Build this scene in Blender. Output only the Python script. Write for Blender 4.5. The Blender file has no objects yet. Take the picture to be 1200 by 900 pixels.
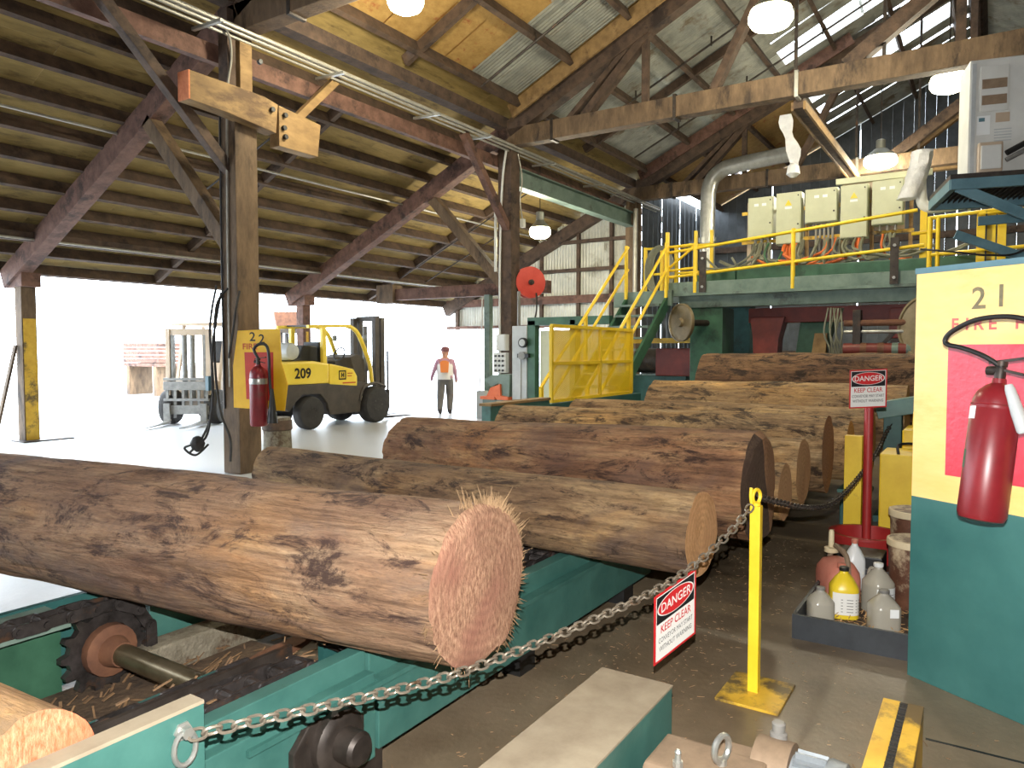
import bpy, bmesh, math, random
from mathutils import Vector, Matrix
random.seed(7)
S = bpy.context.scene
COL = S.collection
PI = math.pi
def V(*a): return Vector(a)

# ------------------------------------------------------------------ camera
TH = math.radians(32.9); PITCH = math.atan(39/867.0)
cam_d = bpy.data.cameras.new('camera'); cam = bpy.data.objects.new('camera', cam_d); COL.objects.link(cam)
cam.location = (0, 0, 1.7)
cam.rotation_euler = (PI/2-PITCH, 0, TH-PI/2)
cam_d.sensor_width = 36; cam_d.lens = 867.0/1200*36; cam_d.clip_start = .05; cam_d.clip_end = 400
S.camera = cam
# ------------------------------------------------------------------ sky, lights, exposure
W = bpy.data.worlds.new('sky'); S.world = W; W.use_nodes = True
bg = W.node_tree.nodes['Background']; bg.inputs[0].default_value = (.80, .90, 1, 1); bg.inputs[1].default_value = 10.0
sun_d = bpy.data.lights.new('sun', 'SUN'); sun = bpy.data.objects.new('sun', sun_d); COL.objects.link(sun)
sun_d.energy = 7; sun_d.angle = .02; sun_d.color = (1, .95, .88); sun.rotation_euler = (math.radians(38), 0, math.radians(-20))
fl_d = bpy.data.lights.new('camera_flash', 'SPOT'); fl = bpy.data.objects.new('camera_flash', fl_d); COL.objects.link(fl)
fl_d.energy = 980; fl_d.shadow_soft_size = .008; fl_d.color = (1, .98, .95); fl_d.spot_size = math.radians(125); fl_d.spot_blend = .6
fl.location = (-.01, .0, 1.88); fl.rotation_euler = cam.rotation_euler
vs = S.view_settings; vs.view_transform = 'Standard'; vs.look = 'None'; vs.exposure = .12; vs.gamma = 1; vs.use_curve_mapping = False

# ------------------------------------------------------------------ materials
def lin(c):
    return tuple(((x/255)/12.92 if x/255 <= .04045 else ((x/255+.055)/1.055)**2.4) for x in c)
MATS = {}
def mat(name, c1, c2=None, scale=6, rough=.6, metal=0, bump=0, stretch=(1,1,1), c3=None, c3cut=.62, detail=5, bscale=None, trans=0, alpha=1, emit=None, estr=0, spec=.5, ptype='obj'):
    """noise-mixed principled material, colours in sRGB 0..255"""
    m = bpy.data.materials.new(name); m.use_nodes = True; MATS[name] = m
    nt = m.node_tree; N = nt.nodes; L = nt.links; b = N['Principled BSDF']
    b.inputs['Roughness'].default_value = rough; b.inputs['Metallic'].default_value = metal
    b.inputs['Specular IOR Level'].default_value = spec
    if trans: b.inputs['Transmission Weight'].default_value = trans
    if alpha < 1: b.inputs['Alpha'].default_value = alpha
    if emit:
        b.inputs['Emission Color'].default_value = (*lin(emit), 1); b.inputs['Emission Strength'].default_value = estr
    if c2 is None:
        b.inputs['Base Color'].default_value = (*lin(c1), 1); return m
    tc = N.new('ShaderNodeTexCoord'); mp = N.new('ShaderNodeMapping'); mp.inputs['Scale'].default_value = stretch
    oi = N.new('ShaderNodeObjectInfo'); ad = N.new('ShaderNodeVectorMath'); ad.operation = 'ADD'
    mu = N.new('ShaderNodeMath'); mu.operation = 'MULTIPLY'; mu.inputs[1].default_value = 37.
    L.new(oi.outputs['Random'], mu.inputs[0]); L.new(tc.outputs['Object'], mp.inputs['Vector'])
    L.new(mp.outputs[0], ad.inputs[0]); L.new(mu.outputs[0], ad.inputs[1])
    n = N.new('ShaderNodeTexNoise'); n.inputs['Scale'].default_value = scale; n.inputs['Detail'].default_value = detail; n.inputs['Roughness'].default_value = .65
    L.new(ad.outputs[0], n.inputs['Vector'])
    r = N.new('ShaderNodeValToRGB'); r.color_ramp.elements[0].position = .32; r.color_ramp.elements[1].position = .68
    r.color_ramp.elements[0].color = (*lin(c1), 1); r.color_ramp.elements[1].color = (*lin(c2), 1)
    L.new(n.outputs['Fac'], r.inputs[0]); out = r.outputs[0]
    if c3:
        n2 = N.new('ShaderNodeTexNoise'); n2.inputs['Scale'].default_value = scale*.45; n2.inputs['Detail'].default_value = 8; n2.inputs['Roughness'].default_value = .7
        L.new(ad.outputs[0], n2.inputs['Vector'])
        r2 = N.new('ShaderNodeValToRGB'); r2.color_ramp.elements[0].position = c3cut-.05; r2.color_ramp.elements[1].position = c3cut+.05
        L.new(n2.outputs['Fac'], r2.inputs[0])
        mx = N.new('ShaderNodeMixRGB'); L.new(r2.outputs[0], mx.inputs[0]); L.new(out, mx.inputs[1]); mx.inputs[2].default_value = (*lin(c3), 1); out = mx.outputs[0]
    L.new(out, b.inputs['Base Color'])
    if bump:
        bp = N.new('ShaderNodeBump'); bp.inputs['Strength'].default_value = bump; bp.inputs['Distance'].default_value = .02
        n3 = N.new('ShaderNodeTexNoise'); n3.inputs['Scale'].default_value = bscale or scale*4; n3.inputs['Detail'].default_value = 6
        L.new(ad.outputs[0], n3.inputs['Vector']); L.new(n3.outputs['Fac'], bp.inputs['Height']); L.new(bp.outputs[0], b.inputs['Normal'])
    return m

def log_mat(name, cols, dark, patch, cut, gloss=.75):
    """weathered log flank: streaks along local X, torn dark bark patches, grey bruises"""
    m = bpy.data.materials.new(name); m.use_nodes = True; MATS[name] = m
    nt = m.node_tree; N = nt.nodes; L = nt.links; b = N['Principled BSDF']; b.inputs['Roughness'].default_value = gloss
    b.inputs['Specular IOR Level'].default_value = .25
    tc = N.new('ShaderNodeTexCoord'); oi = N.new('ShaderNodeObjectInfo')
    def noise(stretch, scale, detail, rough, dist=0, off=0):
        mp = N.new('ShaderNodeMapping'); mp.inputs['Scale'].default_value = stretch; mp.inputs['Location'].default_value = (off, off*1.3, off*.7)
        L.new(tc.outputs['Object'], mp.inputs['Vector'])
        n = N.new('ShaderNodeTexNoise'); n.noise_dimensions = '4D'
        n.inputs['Scale'].default_value = scale; n.inputs['Detail'].default_value = detail; n.inputs['Roughness'].default_value = rough; n.inputs['Distortion'].default_value = dist
        L.new(mp.outputs[0], n.inputs['Vector'])
        mu = N.new('ShaderNodeMath'); mu.operation = 'MULTIPLY'; mu.inputs[1].default_value = 50; L.new(oi.outputs['Random'], mu.inputs[0]); L.new(mu.outputs[0], n.inputs['W'])
        return n.outputs['Fac']
    def ramp(fac, stops):
        r = N.new('ShaderNodeValToRGB'); e = r.color_ramp.elements
        while len(e) < len(stops): e.new(.5)
        for i, (p, c) in enumerate(stops): e[i].position = p; e[i].color = (*c, 1)
        L.new(fac, r.inputs[0]); return r.outputs[0]
    def mix(f, a, c, typ='MIX'):
        x = N.new('ShaderNodeMixRGB'); x.blend_type = typ
        if isinstance(f, float): x.inputs[0].default_value = f
        else: L.new(f, x.inputs[0])
        L.new(a, x.inputs[1])
        if isinstance(c, tuple): x.inputs[2].default_value = (*c, 1)
        else: L.new(c, x.inputs[2])
        return x.outputs[0]
    base = ramp(noise((.45, 1.6, 1.6), 3.2, 7, .7, .8), [(.3, lin(cols[0])), (.5, lin(cols[1])), (.68, lin(cols[2]))])
    tint = ramp(noise((.5, .9, .9), 1.7, 4, .6, .5, 31), [(.34, (.55, .5, .54)), (.5, (1, 1, 1)), (.66, (1.15, 1.02, .78))])
    c = mix(1.0, base, tint, 'MULTIPLY')
    streak = ramp(noise((.3, 8, 8), 5, 6, .65, .35, 3), [(.3, (.34, .31, .3)), (.52, (.95, .95, .95)), (.8, (1.25, 1.18, 1.08))])
    c = mix(.85, c, streak, 'MULTIPLY')
    fine = ramp(noise((.8, 3, 3), 26, 6, .75, .2, 17), [(.32, (.55, .52, .5)), (.5, (1, 1, 1)), (.72, (1.2, 1.16, 1.1))])
    c = mix(.8, c, fine, 'MULTIPLY')
    grey = ramp(noise((.6, 1, 1), 2.6, 6, .65, .9, 11), [(.5, (0, 0, 0)), (.66, (.8, .8, .8))])
    c = mix(grey, c, lin(patch))
    dk = noise((.6, 1.5, 1.5), 3.6, 10, .8, 1.2, 21)
    c = mix(ramp(dk, [(cut-.03, (0, 0, 0)), (cut+.05, (.95, .95, .95))]), c, lin(dark))
    dk2 = noise((.35, 2.6, 2.6), 7, 8, .75, .6, 41)
    c = mix(ramp(dk2, [(.60, (0, 0, 0)), (.66, (.85, .85, .85))]), c, lin(dark))
    L.new(c, b.inputs['Base Color'])
    bp = N.new('ShaderNodeBump'); bp.inputs['Strength'].default_value = .9; bp.inputs['Distance'].default_value = .03
    h1 = noise((.6, 5, 5), 9, 8, .7, .3, 5)
    ma = N.new('ShaderNodeMath'); ma.operation = 'SUBTRACT'; L.new(h1, ma.inputs[0]); L.new(dk, ma.inputs[1])
    L.new(ma.outputs[0], bp.inputs['Height']); L.new(bp.outputs[0], b.inputs['Normal'])
    return m

def face_mat(name, c1, c2, c3):
    """sawn log end: fibrous speckle and faint rings round local X"""
    m = bpy.data.materials.new(name); m.use_nodes = True; MATS[name] = m
    nt = m.node_tree; N = nt.nodes; L = nt.links; b = N['Principled BSDF']; b.inputs['Roughness'].default_value = .85; b.inputs['Specular IOR Level'].default_value = .2
    tc = N.new('ShaderNodeTexCoord')
    n = N.new('ShaderNodeTexNoise'); n.inputs['Scale'].default_value = 75; n.inputs['Detail'].default_value = 6; n.inputs['Roughness'].default_value = .75
    mp = N.new('ShaderNodeMapping'); mp.inputs['Scale'].default_value = (.6, 1.4, .5); L.new(tc.outputs['Object'], mp.inputs[0]); L.new(mp.outputs[0], n.inputs['Vector'])
    r = N.new('ShaderNodeValToRGB'); r.color_ramp.elements[0].position = .36; r.color_ramp.elements[1].position = .66
    r.color_ramp.elements[0].color = (*lin(c1), 1); r.color_ramp.elements[1].color = (*lin(c2), 1); L.new(n.outputs['Fac'], r.inputs[0])
    n2 = N.new('ShaderNodeTexNoise'); n2.inputs['Scale'].default_value = 4; n2.inputs['Detail'].default_value = 5; L.new(tc.outputs['Object'], n2.inputs['Vector'])
    r2 = N.new('ShaderNodeValToRGB'); r2.color_ramp.elements[0].position = .45; r2.color_ramp.elements[1].position = .7; L.new(n2.outputs['Fac'], r2.inputs[0])
    x = N.new('ShaderNodeMixRGB'); L.new(r2.outputs[0], x.inputs[0]); L.new(r.outputs[0], x.inputs[1]); x.inputs[2].default_value = (*lin(c3), 1)
    wv = N.new('ShaderNodeTexWave'); wv.wave_type = 'RINGS'; wv.rings_direction = 'X'; wv.inputs['Scale'].default_value = 9; wv.inputs['Distortion'].default_value = 1.5; wv.inputs['Detail'].default_value = 2
    L.new(tc.outputs['Object'], wv.inputs['Vector'])
    x2 = N.new('ShaderNodeMixRGB'); x2.blend_type = 'MULTIPLY'; x2.inputs[0].default_value = .14; L.new(x.outputs[0], x2.inputs[1]); L.new(wv.outputs['Color'], x2.inputs[2])
    L.new(x2.outputs[0], b.inputs['Base Color'])
    bp = N.new('ShaderNodeBump'); bp.inputs['Strength'].default_value = .8; bp.inputs['Distance'].default_value = .01
    L.new(n.outputs['Fac'], bp.inputs['Height']); L.new(bp.outputs[0], b.inputs['Normal'])
    return m

mat('concrete', (98, 84, 66), (134, 118, 96), 1.3, .36, bump=.12, c3=(76, 64, 50), c3cut=.58, bscale=30)
mat('yard', (178, 180, 182), (205, 206, 208), .4, .9)
mat('timber', (74, 58, 42), (120, 98, 74), 5, .8, bump=.4, stretch=(1, 1, .35), bscale=26, c3=(52, 40, 31), c3cut=.6, detail=8)
mat('timber_dark', (56, 43, 34), (94, 74, 59), 5, .8, bump=.35, bscale=24, c3=(44, 33, 27), c3cut=.6, detail=8)
mat('timber_red', (78, 52, 42), (120, 88, 74), 5, .8, bump=.3, c3=(58, 40, 33), c3cut=.58, detail=8)
mat('timber_gold', (112, 86, 52), (154, 124, 80), 5, .75, bump=.3, stretch=(.4, 1, 1), c3=(90, 66, 40), c3cut=.6, detail=8)
mat('endgrain', (186, 104, 66), (212, 134, 92), 12, .8)
mat('deck_ply', (132, 112, 66), (164, 140, 86), 2.2, .8, stretch=(1, 4, 4), c3=(104, 86, 54), c3cut=.6)
mat('deck_ply_b', (146, 114, 62), (172, 138, 80), 2.2, .8, stretch=(1, 4, 4), c3=(140, 76, 42), c3cut=.62)
mat('roof_tin', (128, 130, 124), (162, 162, 152), 2.5, .55, metal=.25, c3=(112, 100, 84), c3cut=.6)
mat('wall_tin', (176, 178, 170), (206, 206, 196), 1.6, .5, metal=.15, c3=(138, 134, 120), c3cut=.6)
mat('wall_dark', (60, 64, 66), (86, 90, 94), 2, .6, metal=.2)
mat('skylight', (190, 194, 190), (214, 216, 212), 3, .6, trans=.22)
mat('teal', (50, 92, 85), (68, 112, 103), 4, .45, c3=(48, 84, 74), c3cut=.64, bump=.05)
mat('teal_dark', (28, 72, 70), (46, 92, 88), 4, .5, c3=(30, 50, 46), c3cut=.6)
mat('green', (38, 76, 56), (58, 100, 76), 4, .5, c3=(34, 56, 46), c3cut=.62)
mat('greygreen', (88, 108, 98), (116, 134, 122), 4, .5, c3=(70, 78, 70), c3cut=.62)
mat('bluesteel', (74, 110, 122), (98, 134, 144), 4, .5)
mat('dust_top', (126, 112, 92), (152, 140, 118), 5, .85, c3=(86, 130, 108), c3cut=.66)
mat('panel_teal', (50, 98, 95), (66, 116, 111), 2.5, .35, c3=(44, 86, 80), c3cut=.68)
mat('panel_yellow', (238, 194, 112), (246, 204, 128), 3, .35, bump=.06, stretch=(1, 1, 3), c3=(230, 184, 100), c3cut=.62)
mat('panel_red', (196, 48, 66), (212, 62, 78), 5, .3, bump=.12, bscale=40)
mat('board_yellow', (226, 172, 22), (242, 192, 40), 4, .5)
mat('board_red', (182, 44, 30), (200, 60, 40), 4, .5)
mat('yellow', (222, 184, 26), (240, 206, 48), 4, .45, c3=(176, 140, 40), c3cut=.68)
mat('yellow_worn', (196, 152, 40), (222, 182, 62), 5, .5, c3=(96, 78, 44), c3cut=.55)
mat('yellow_fork', (230, 200, 60), (242, 214, 84), 2, .4)
mat('ext_red', (112, 24, 30), (132, 34, 40), 5, .36, c3=(106, 48, 42), c3cut=.62)
mat('red_paint', (150, 36, 36), (176, 50, 46), 5, .45, c3=(110, 34, 30), c3cut=.64)
mat('machine_red', (92, 32, 26), (124, 46, 36), 4, .5)
mat('hose_red', (196, 56, 44), (212, 74, 60), 5, .5)
mat('orange', (206, 96, 50), (222, 116, 70), 5, .6)
mat('orange_cable', (210, 100, 40), (226, 120, 56), 5, .6)
mat('black', (20, 20, 20), (34, 33, 32), 6, .5)
mat('rubber', (40, 38, 37), (60, 57, 54), 8, .8)
mat('iron', (44, 38, 34), (74, 66, 60), 8, .5, metal=.5, c3=(92, 64, 44), c3cut=.62)
mat('grease_iron', (38, 35, 33), (78, 72, 70), 12, .36, metal=.5, c3=(96, 70, 52), c3cut=.62)
mat('shaft', (96, 84, 60), (132, 120, 96), 6, .3, metal=.7)
mat('rust', (92, 60, 44), (124, 84, 60), 8, .75, metal=.2)
mat('galv', (158, 158, 152), (184, 184, 178), 8, .35, metal=.7)
mat('chainlink', (128, 118, 104), (164, 154, 138), 12, .4, metal=.65, c3=(104, 82, 62), c3cut=.62)
mat('conduit', (150, 146, 136), (176, 172, 160), 6, .4, metal=.4)
mat('cable_grey', (104, 104, 88), (132, 132, 112), 6, .55)
mat('cable_green', (50, 92, 60), (64, 108, 76), 6, .55)
mat('beige_box', (182, 184, 154), (196, 198, 168), 3, .45)
mat('grey_box', (168, 172, 172), (186, 190, 190), 4, .5)
mat('white_box', (202, 202, 196), (216, 216, 210), 3, .5)
mat('tan_box', (176, 156, 132), (192, 172, 150), 3, .5)
mat('white_paper', (232, 234, 232))
mat('sign_white', (228, 226, 220), rough=.4)
mat('sign_red', (196, 34, 38), rough=.4)
mat('sign_black', (22, 20, 22), rough=.4)
mat('letter_faded', (96, 88, 64), (130, 118, 84), 20, .5)
mat('letter_red', (208, 84, 84), (226, 116, 100), 18, .5)
mat('letter_red_b', (188, 70, 34), rough=.6)
mat('wolf_grey', (110, 108, 104), (140, 138, 132), 8, .45)
mat('motor_grey', (120, 126, 130), (146, 152, 156), 8, .45, metal=.2)
mat('dusty_brown', (120, 100, 80), (148, 126, 102), 8, .75)
mat('fork_dark', (58, 52, 46), (78, 70, 62), 5, .6)
mat('glass_orange', (210, 120, 110))
mat('jug_clear', (206, 200, 184), rough=.2, trans=.45)
mat('jug_white', (222, 224, 222), rough=.35)
mat('jug_fluid', (150, 152, 156), rough=.3)
mat('jug_yellow', (226, 196, 44), rough=.35)
mat('oil_amber', (196, 150, 40), rough=.2, trans=.5)
mat('can_pink', (186, 110, 92), (204, 132, 112), 6, .45, c3=(150, 78, 66), c3cut=.64)
mat('pail_rust', (70, 42, 32), (112, 74, 54), 7, .55, c3=(190, 170, 140), c3cut=.56)
mat('pail_rim', (196, 178, 142), (216, 200, 166), 6, .5)
mat('tray_black', (38, 42, 46), (56, 60, 64), 6, .5)
mat('shavings', (170, 130, 84), (200, 160, 110), 30, .9)
mat('chip', (118, 92, 64), (156, 126, 92), 10, .9)
mat('bark_bits', (78, 58, 42), (140, 108, 74), 10, .9)
mat('debris', (62, 48, 36), (96, 76, 56), 9, .9, bump=.6)
mat('weathered', (100, 92, 76), (136, 128, 110), 16, .85, c3=(86, 70, 54), c3cut=.55, bump=.6)
mat('skin', (190, 140, 116))
mat('trousers', (96, 92, 88), (112, 108, 104), 6, .9)
mat('shirt', (176, 130, 150), (190, 146, 162), 6, .9)
mat('vest_white', (230, 226, 220))
mat('vest_orange', (240, 140, 70))
mat('cap', (120, 70, 74))
mat('boot', (54, 48, 50))
mat('lamp_glow', (255, 250, 225), emit=(255, 246, 205), estr=26)
mat('lamp_case', (150, 150, 140), rough=.4, metal=.5)
mat('plastic_sheet', (214, 214, 216), (236, 236, 238), 8, .35, trans=.25, bump=.5)
mat('mesh_yellow', (244, 206, 30), rough=.5)
mat('disc', (112, 98, 70), (140, 124, 94), 5, .5, metal=.3)
mat('lens', (150, 160, 170), rough=.2)
log_mat('log_a', ((128, 98, 76), (164, 130, 102), (192, 162, 130)), (70, 52, 46), (116, 98, 90), .55)
log_mat('log_b', ((106, 82, 62), (150, 120, 88), (190, 160, 118)), (54, 40, 32), (98, 80, 70), .545)
log_mat('log_c', ((116, 82, 60), (156, 116, 84), (194, 158, 114)), (58, 40, 32), (108, 84, 72), .545)
log_mat('log_d', ((132, 102, 72), (184, 150, 106), (220, 190, 142)), (56, 42, 32), (106, 86, 68), .535)
log_mat('log_e', ((104, 76, 54), (142, 108, 76), (172, 134, 94)), (48, 35, 27), (86, 66, 52), .525)
log_mat('log_pale', ((170, 130, 90), (200, 160, 112), (214, 176, 130)), (100, 76, 56), (150, 130, 108), .62)
face_mat('face_pink', (124, 86, 68), (196, 156, 126), (152, 106, 88))
face_mat('face_tan', (168, 124, 84), (216, 172, 124), (192, 148, 106))
face_mat('face_brown', (132, 94, 66), (178, 136, 100), (150, 112, 82))
face_mat('face_dark', (66, 52, 42), (96, 78, 64), (76, 60, 50))
face_mat('face_orange', (200, 104, 66), (236, 168, 130), (216, 120, 82))
face_mat('face_gold', (196, 142, 76), (228, 176, 108), (210, 158, 92))

# ------------------------------------------------------------------ mesh helpers
class MB:
    def __init__(s): s.v = []; s.f = []; s.mi = []
    def add(s, vs_, fs, mi=0):
        o = len(s.v); s.v += [Vector(p) for p in vs_]; s.f += [tuple(i+o for i in f) for f in fs]; s.mi += [mi]*len(fs); return s
    def box(s, c, sz, M=None, mi=0):
        c = Vector(c); h = Vector(sz)/2; vs_ = []
        for x in (-1, 1):
            for y in (-1, 1):
                for z in (-1, 1):
                    p = Vector((x*h.x, y*h.y, z*h.z)); p = (M @ p if M else p); vs_.append(c+p)
        return s.add(vs_, [(0,1,3,2),(4,6,7,5),(0,4,5,1),(2,3,7,6),(0,2,6,4),(1,5,7,3)], mi)
    def b2(s, a, b, mi=0):     # box from two corners
        a = Vector(a); b = Vector(b); return s.box((a+b)/2, [abs(b[i]-a[i]) for i in range(3)], mi=mi)
    def frame(s, a, b, up=(0,0,1)):
        d = (Vector(b)-Vector(a)).normalized(); up = Vector(up)
        if abs(d.dot(up)) > .98: up = V(1, 0, 0)
        x = d.cross(up).normalized(); y = x.cross(d).normalized(); return d, x, y
    def bar(s, a, b, w, h, up=(0,0,1), mi=0):   # rectangular bar between points, w sideways, h along up
        a = Vector(a); b = Vector(b); d, x, y = s.frame(a, b, up); vs_ = []
        for p in (a, b):
            for sx, sy in ((-1,-1),(1,-1),(1,1),(-1,1)): vs_.append(p+x*(w/2*sx)+y*(h/2*sy))
        return s.add(vs_, [(3,2,1,0),(4,5,6,7),(0,1,5,4),(1,2,6,5),(2,3,7,6),(3,0,4,7)], mi)
    def cyl(s, a, b, r, r2=None, n=12, caps=True, mi=0):
        a = Vector(a); b = Vector(b); r2 = r if r2 is None else r2; d, x, y = s.frame(a, b); vs_ = []
        for p, q in ((a, r), (b, r2)):
            for i in range(n):
                t = 2*PI*i/n; vs_.append(p+x*(q*math.cos(t))+y*(q*math.sin(t)))
        fs = [(i, (i+1) % n, n+(i+1) % n, n+i) for i in range(n)]
        if caps: fs += [tuple(range(n-1, -1, -1)), tuple(range(n, 2*n))]
        return s.add(vs_, fs, mi)
    def tube(s, pts, r, n=8, mi=0, closed=False):
        pts = [Vector(p) for p in pts]; m = len(pts); vs_ = []; px = None
        for i, p in enumerate(pts):
            if closed: d = pts[(i+1) % m]-pts[i-1]
            else: d = pts[min(i+1, m-1)]-pts[max(i-1, 0)]
            d.normalize()
            if px is None:
                up = V(0,0,1) if abs(d.z) < .95 else V(1,0,0); px = d.cross(up).normalized()
            px = (px-d*px.dot(d)).normalized(); py = d.cross(px)
            for k in range(n):
                t = 2*PI*k/n; vs_.append(p+px*(r*math.cos(t))+py*(r*math.sin(t)))
        fs = []
        for i in range(m if closed else m-1):
            j = (i+1) % m
            for k in range(n): fs.append((i*n+k, i*n+(k+1) % n, j*n+(k+1) % n, j*n+k))
        if not closed: fs += [tuple(range(n-1, -1, -1)), tuple(range((m-1)*n, m*n))]
        return s.add(vs_, fs, mi)
    def lathe(s, prof, o=(0,0,0), ax=(0,0,1), n=20, mi=0):   # prof: (radius, height)
        o = Vector(o); ax = Vector(ax).normalized(); _, x, y = s.frame(o, o+ax); vs_ = []; m = len(prof)
        for r, h in prof:
            for k in range(n):
                t = 2*PI*k/n; vs_.append(o+ax*h+x*(r*math.cos(t))+y*(r*math.sin(t)))
        fs = [(i*n+k, i*n+(k+1) % n, (i+1)*n+(k+1) % n, (i+1)*n+k) for i in range(m-1) for k in range(n)]
        fs += [tuple(range(n-1, -1, -1)), tuple(range((m-1)*n, m*n))]
        return s.add(vs_, fs, mi)
    def prism(s, poly, o, x, y, d, mi=0):   # polygon in plane (o,x,y), extruded by vector d
        o = Vector(o); x = Vector(x); y = Vector(y); d = Vector(d); n = len(poly)
        vs_ = [o+x*p+y*q for p, q in poly]+[o+x*p+y*q+d for p, q in poly]
        fs = [tuple(range(n-1, -1, -1)), tuple(range(n, 2*n))]+[(i, (i+1) % n, n+(i+1) % n, n+i) for i in range(n)]
        return s.add(vs_, fs, mi)
    def corr(s, o, x, y, w, l, nrm, pitch=.075, amp=.012, th=.002):   # corrugated sheet, waves across x, length along y
        o = Vector(o); x = Vector(x).normalized(); y = Vector(y).normalized(); nrm = Vector(nrm).normalized()
        n = max(2, int(w/pitch*4)); vs_ = []
        for t in (0, l):
            for i in range(n+1):
                a = w*i/n; h = amp*math.sin(2*PI*a/pitch); vs_.append(o+x*a+y*t+nrm*h)
        return s.add(vs_, [(i, i+1, n+1+i+1, n+1+i) for i in range(n)])
    def build(s, name, m, parent=None, world=True, smooth=False, bevel=0, fix=True):
        me = bpy.data.meshes.new(name); off = V(0,0,0)
        if parent is not None and world:
            q = parent
            while q is not None: off = off+Vector(q.location); q = q.parent
        me.from_pydata([tuple(p-off) for p in s.v], [], s.f)
        ms = m if isinstance(m, (list, tuple)) else [m]
        for k in ms: me.materials.append(MATS[k])
        if len(ms) > 1: me.polygons.foreach_set('material_index', s.mi)
        bm = bmesh.new(); bm.from_mesh(me)
        if fix: bmesh.ops.recalc_face_normals(bm, faces=bm.faces)
        if bevel:
            ed = [e for e in bm.edges if len(e.link_faces) == 2 and e.calc_face_angle(0) > .6]
            bmesh.ops.bevel(bm, geom=ed, offset=bevel, segments=2, affect='EDGES', profile=.6)
        bm.to_mesh(me); bm.free()
        if smooth:
            me.polygons.foreach_set('use_smooth', [True]*len(me.polygons))
            me.set_sharp_from_angle(angle=math.radians(38))
        o = bpy.data.objects.new(name, me); COL.objects.link(o)
        if parent is not None: o.parent = parent
        return o
def tag(o, label=None, cat=None, group=None, kind=None):
    if label: o['label'] = label
    if cat: o['category'] = cat
    if group: o['group'] = group
    if kind: o['kind'] = kind
    return o
def thing(name, label, cat, loc=(0,0,0), rz=0, group=None, kind=None):
    o = bpy.data.objects.new(name, None); COL.objects.link(o); o.location = loc; o.rotation_euler = (0,0,rz); o.empty_display_size = .1
    return tag(o, label, cat, group, kind)
def inst(name, mesh, parent, loc=(0,0,0), rot=None, M=None):
    o = bpy.data.objects.new(name, mesh); COL.objects.link(o)
    if parent is not None: o.parent = parent
    if M is not None: o.matrix_local = M
    else:
        o.location = loc
        if rot: o.rotation_euler = rot
    return o
def rel(parent, p):
    return Vector(p)-Vector(parent.location)
def smoothpath(pts, k=6):
    pts = [Vector(p) for p in pts]; out = []
    for i in range(len(pts)-1):
        p0 = pts[max(i-1, 0)]; p1 = pts[i]; p2 = pts[i+1]; p3 = pts[min(i+2, len(pts)-1)]
        for j in range(k):
            t = j/k; out.append(.5*((2*p1)+(p2-p0)*t+(2*p0-5*p1+4*p2-p3)*t*t+(3*p1-p0-3*p2+p3)*t**3))
    out.append(pts[-1]); return out
def letters(mb, txt, o, x, y, size, wscale=1., mi=0, depth=.001, align='LEFT', bold=0):
    """lettering laid on the plane (o, x, y) as raised mesh"""
    cu = bpy.data.curves.new('t', 'FONT'); cu.body = txt; cu.size = size; cu.align_x = align; cu.extrude = 0; cu.offset = bold; cu.resolution_u = 3
    ob = bpy.data.objects.new('t', cu); COL.objects.link(ob)
    dg = bpy.context.evaluated_depsgraph_get(); me = bpy.data.meshes.new_from_object(ob.evaluated_get(dg))
    o = Vector(o); x = Vector(x).normalized(); y = Vector(y).normalized(); n = x.cross(y)
    mb.add([o+x*(v.co.x*wscale)+y*v.co.y+n*depth for v in me.vertices], [tuple(p.vertices) for p in me.polygons], mi)
    bpy.data.objects.remove(ob); bpy.data.curves.remove(cu); bpy.data.meshes.remove(me)
def part(name, m, parent, fn, **kw):
    b = MB(); fn(b); return b.build(name, m, parent, **kw)

# ================================================================== THE SETTING
BENTS = (6.65, 13.35, 20.05); VA = 8.78; VE = 15.3; RV = .5; SL = .475
def zc(v): return 6.3+SL*(VA-v) if v >= RV else 6.3+SL*(VA-RV)-SL*(RV-v)
U0, U1 = -6.75, 26.75; VR = -9.0
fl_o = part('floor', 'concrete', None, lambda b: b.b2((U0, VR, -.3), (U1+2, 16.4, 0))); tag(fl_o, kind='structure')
def yard(b):
    b.b2((-60, 16.4, -.32), (90, 90, -.02)); b.b2((U1+2, -60, -.32), (90, 16.4, -.02))
tag(part('ground', 'yard', None, yard), kind='structure')
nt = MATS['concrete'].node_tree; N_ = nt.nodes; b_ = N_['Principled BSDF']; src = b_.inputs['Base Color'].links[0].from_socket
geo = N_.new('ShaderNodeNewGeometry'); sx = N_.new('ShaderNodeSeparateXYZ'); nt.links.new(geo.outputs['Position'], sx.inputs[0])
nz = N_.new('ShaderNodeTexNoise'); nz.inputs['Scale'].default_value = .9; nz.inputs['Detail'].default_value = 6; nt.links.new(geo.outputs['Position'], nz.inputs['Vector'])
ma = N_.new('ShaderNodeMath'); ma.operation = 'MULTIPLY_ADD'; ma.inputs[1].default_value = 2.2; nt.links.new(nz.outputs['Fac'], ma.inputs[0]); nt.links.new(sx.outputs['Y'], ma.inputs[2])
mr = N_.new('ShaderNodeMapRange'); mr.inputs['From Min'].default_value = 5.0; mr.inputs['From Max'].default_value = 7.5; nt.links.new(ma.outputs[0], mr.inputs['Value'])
mx = N_.new('ShaderNodeMixRGB'); nt.links.new(mr.outputs[0], mx.inputs[0]); nt.links.new(src, mx.inputs[1]); mx.inputs[2].default_value = (*lin((196, 198, 200)), 1)  # paler towards the open side: daylight put into the floor colour
nt.links.new(mx.outputs[0], b_.inputs['Base Color'])
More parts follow.
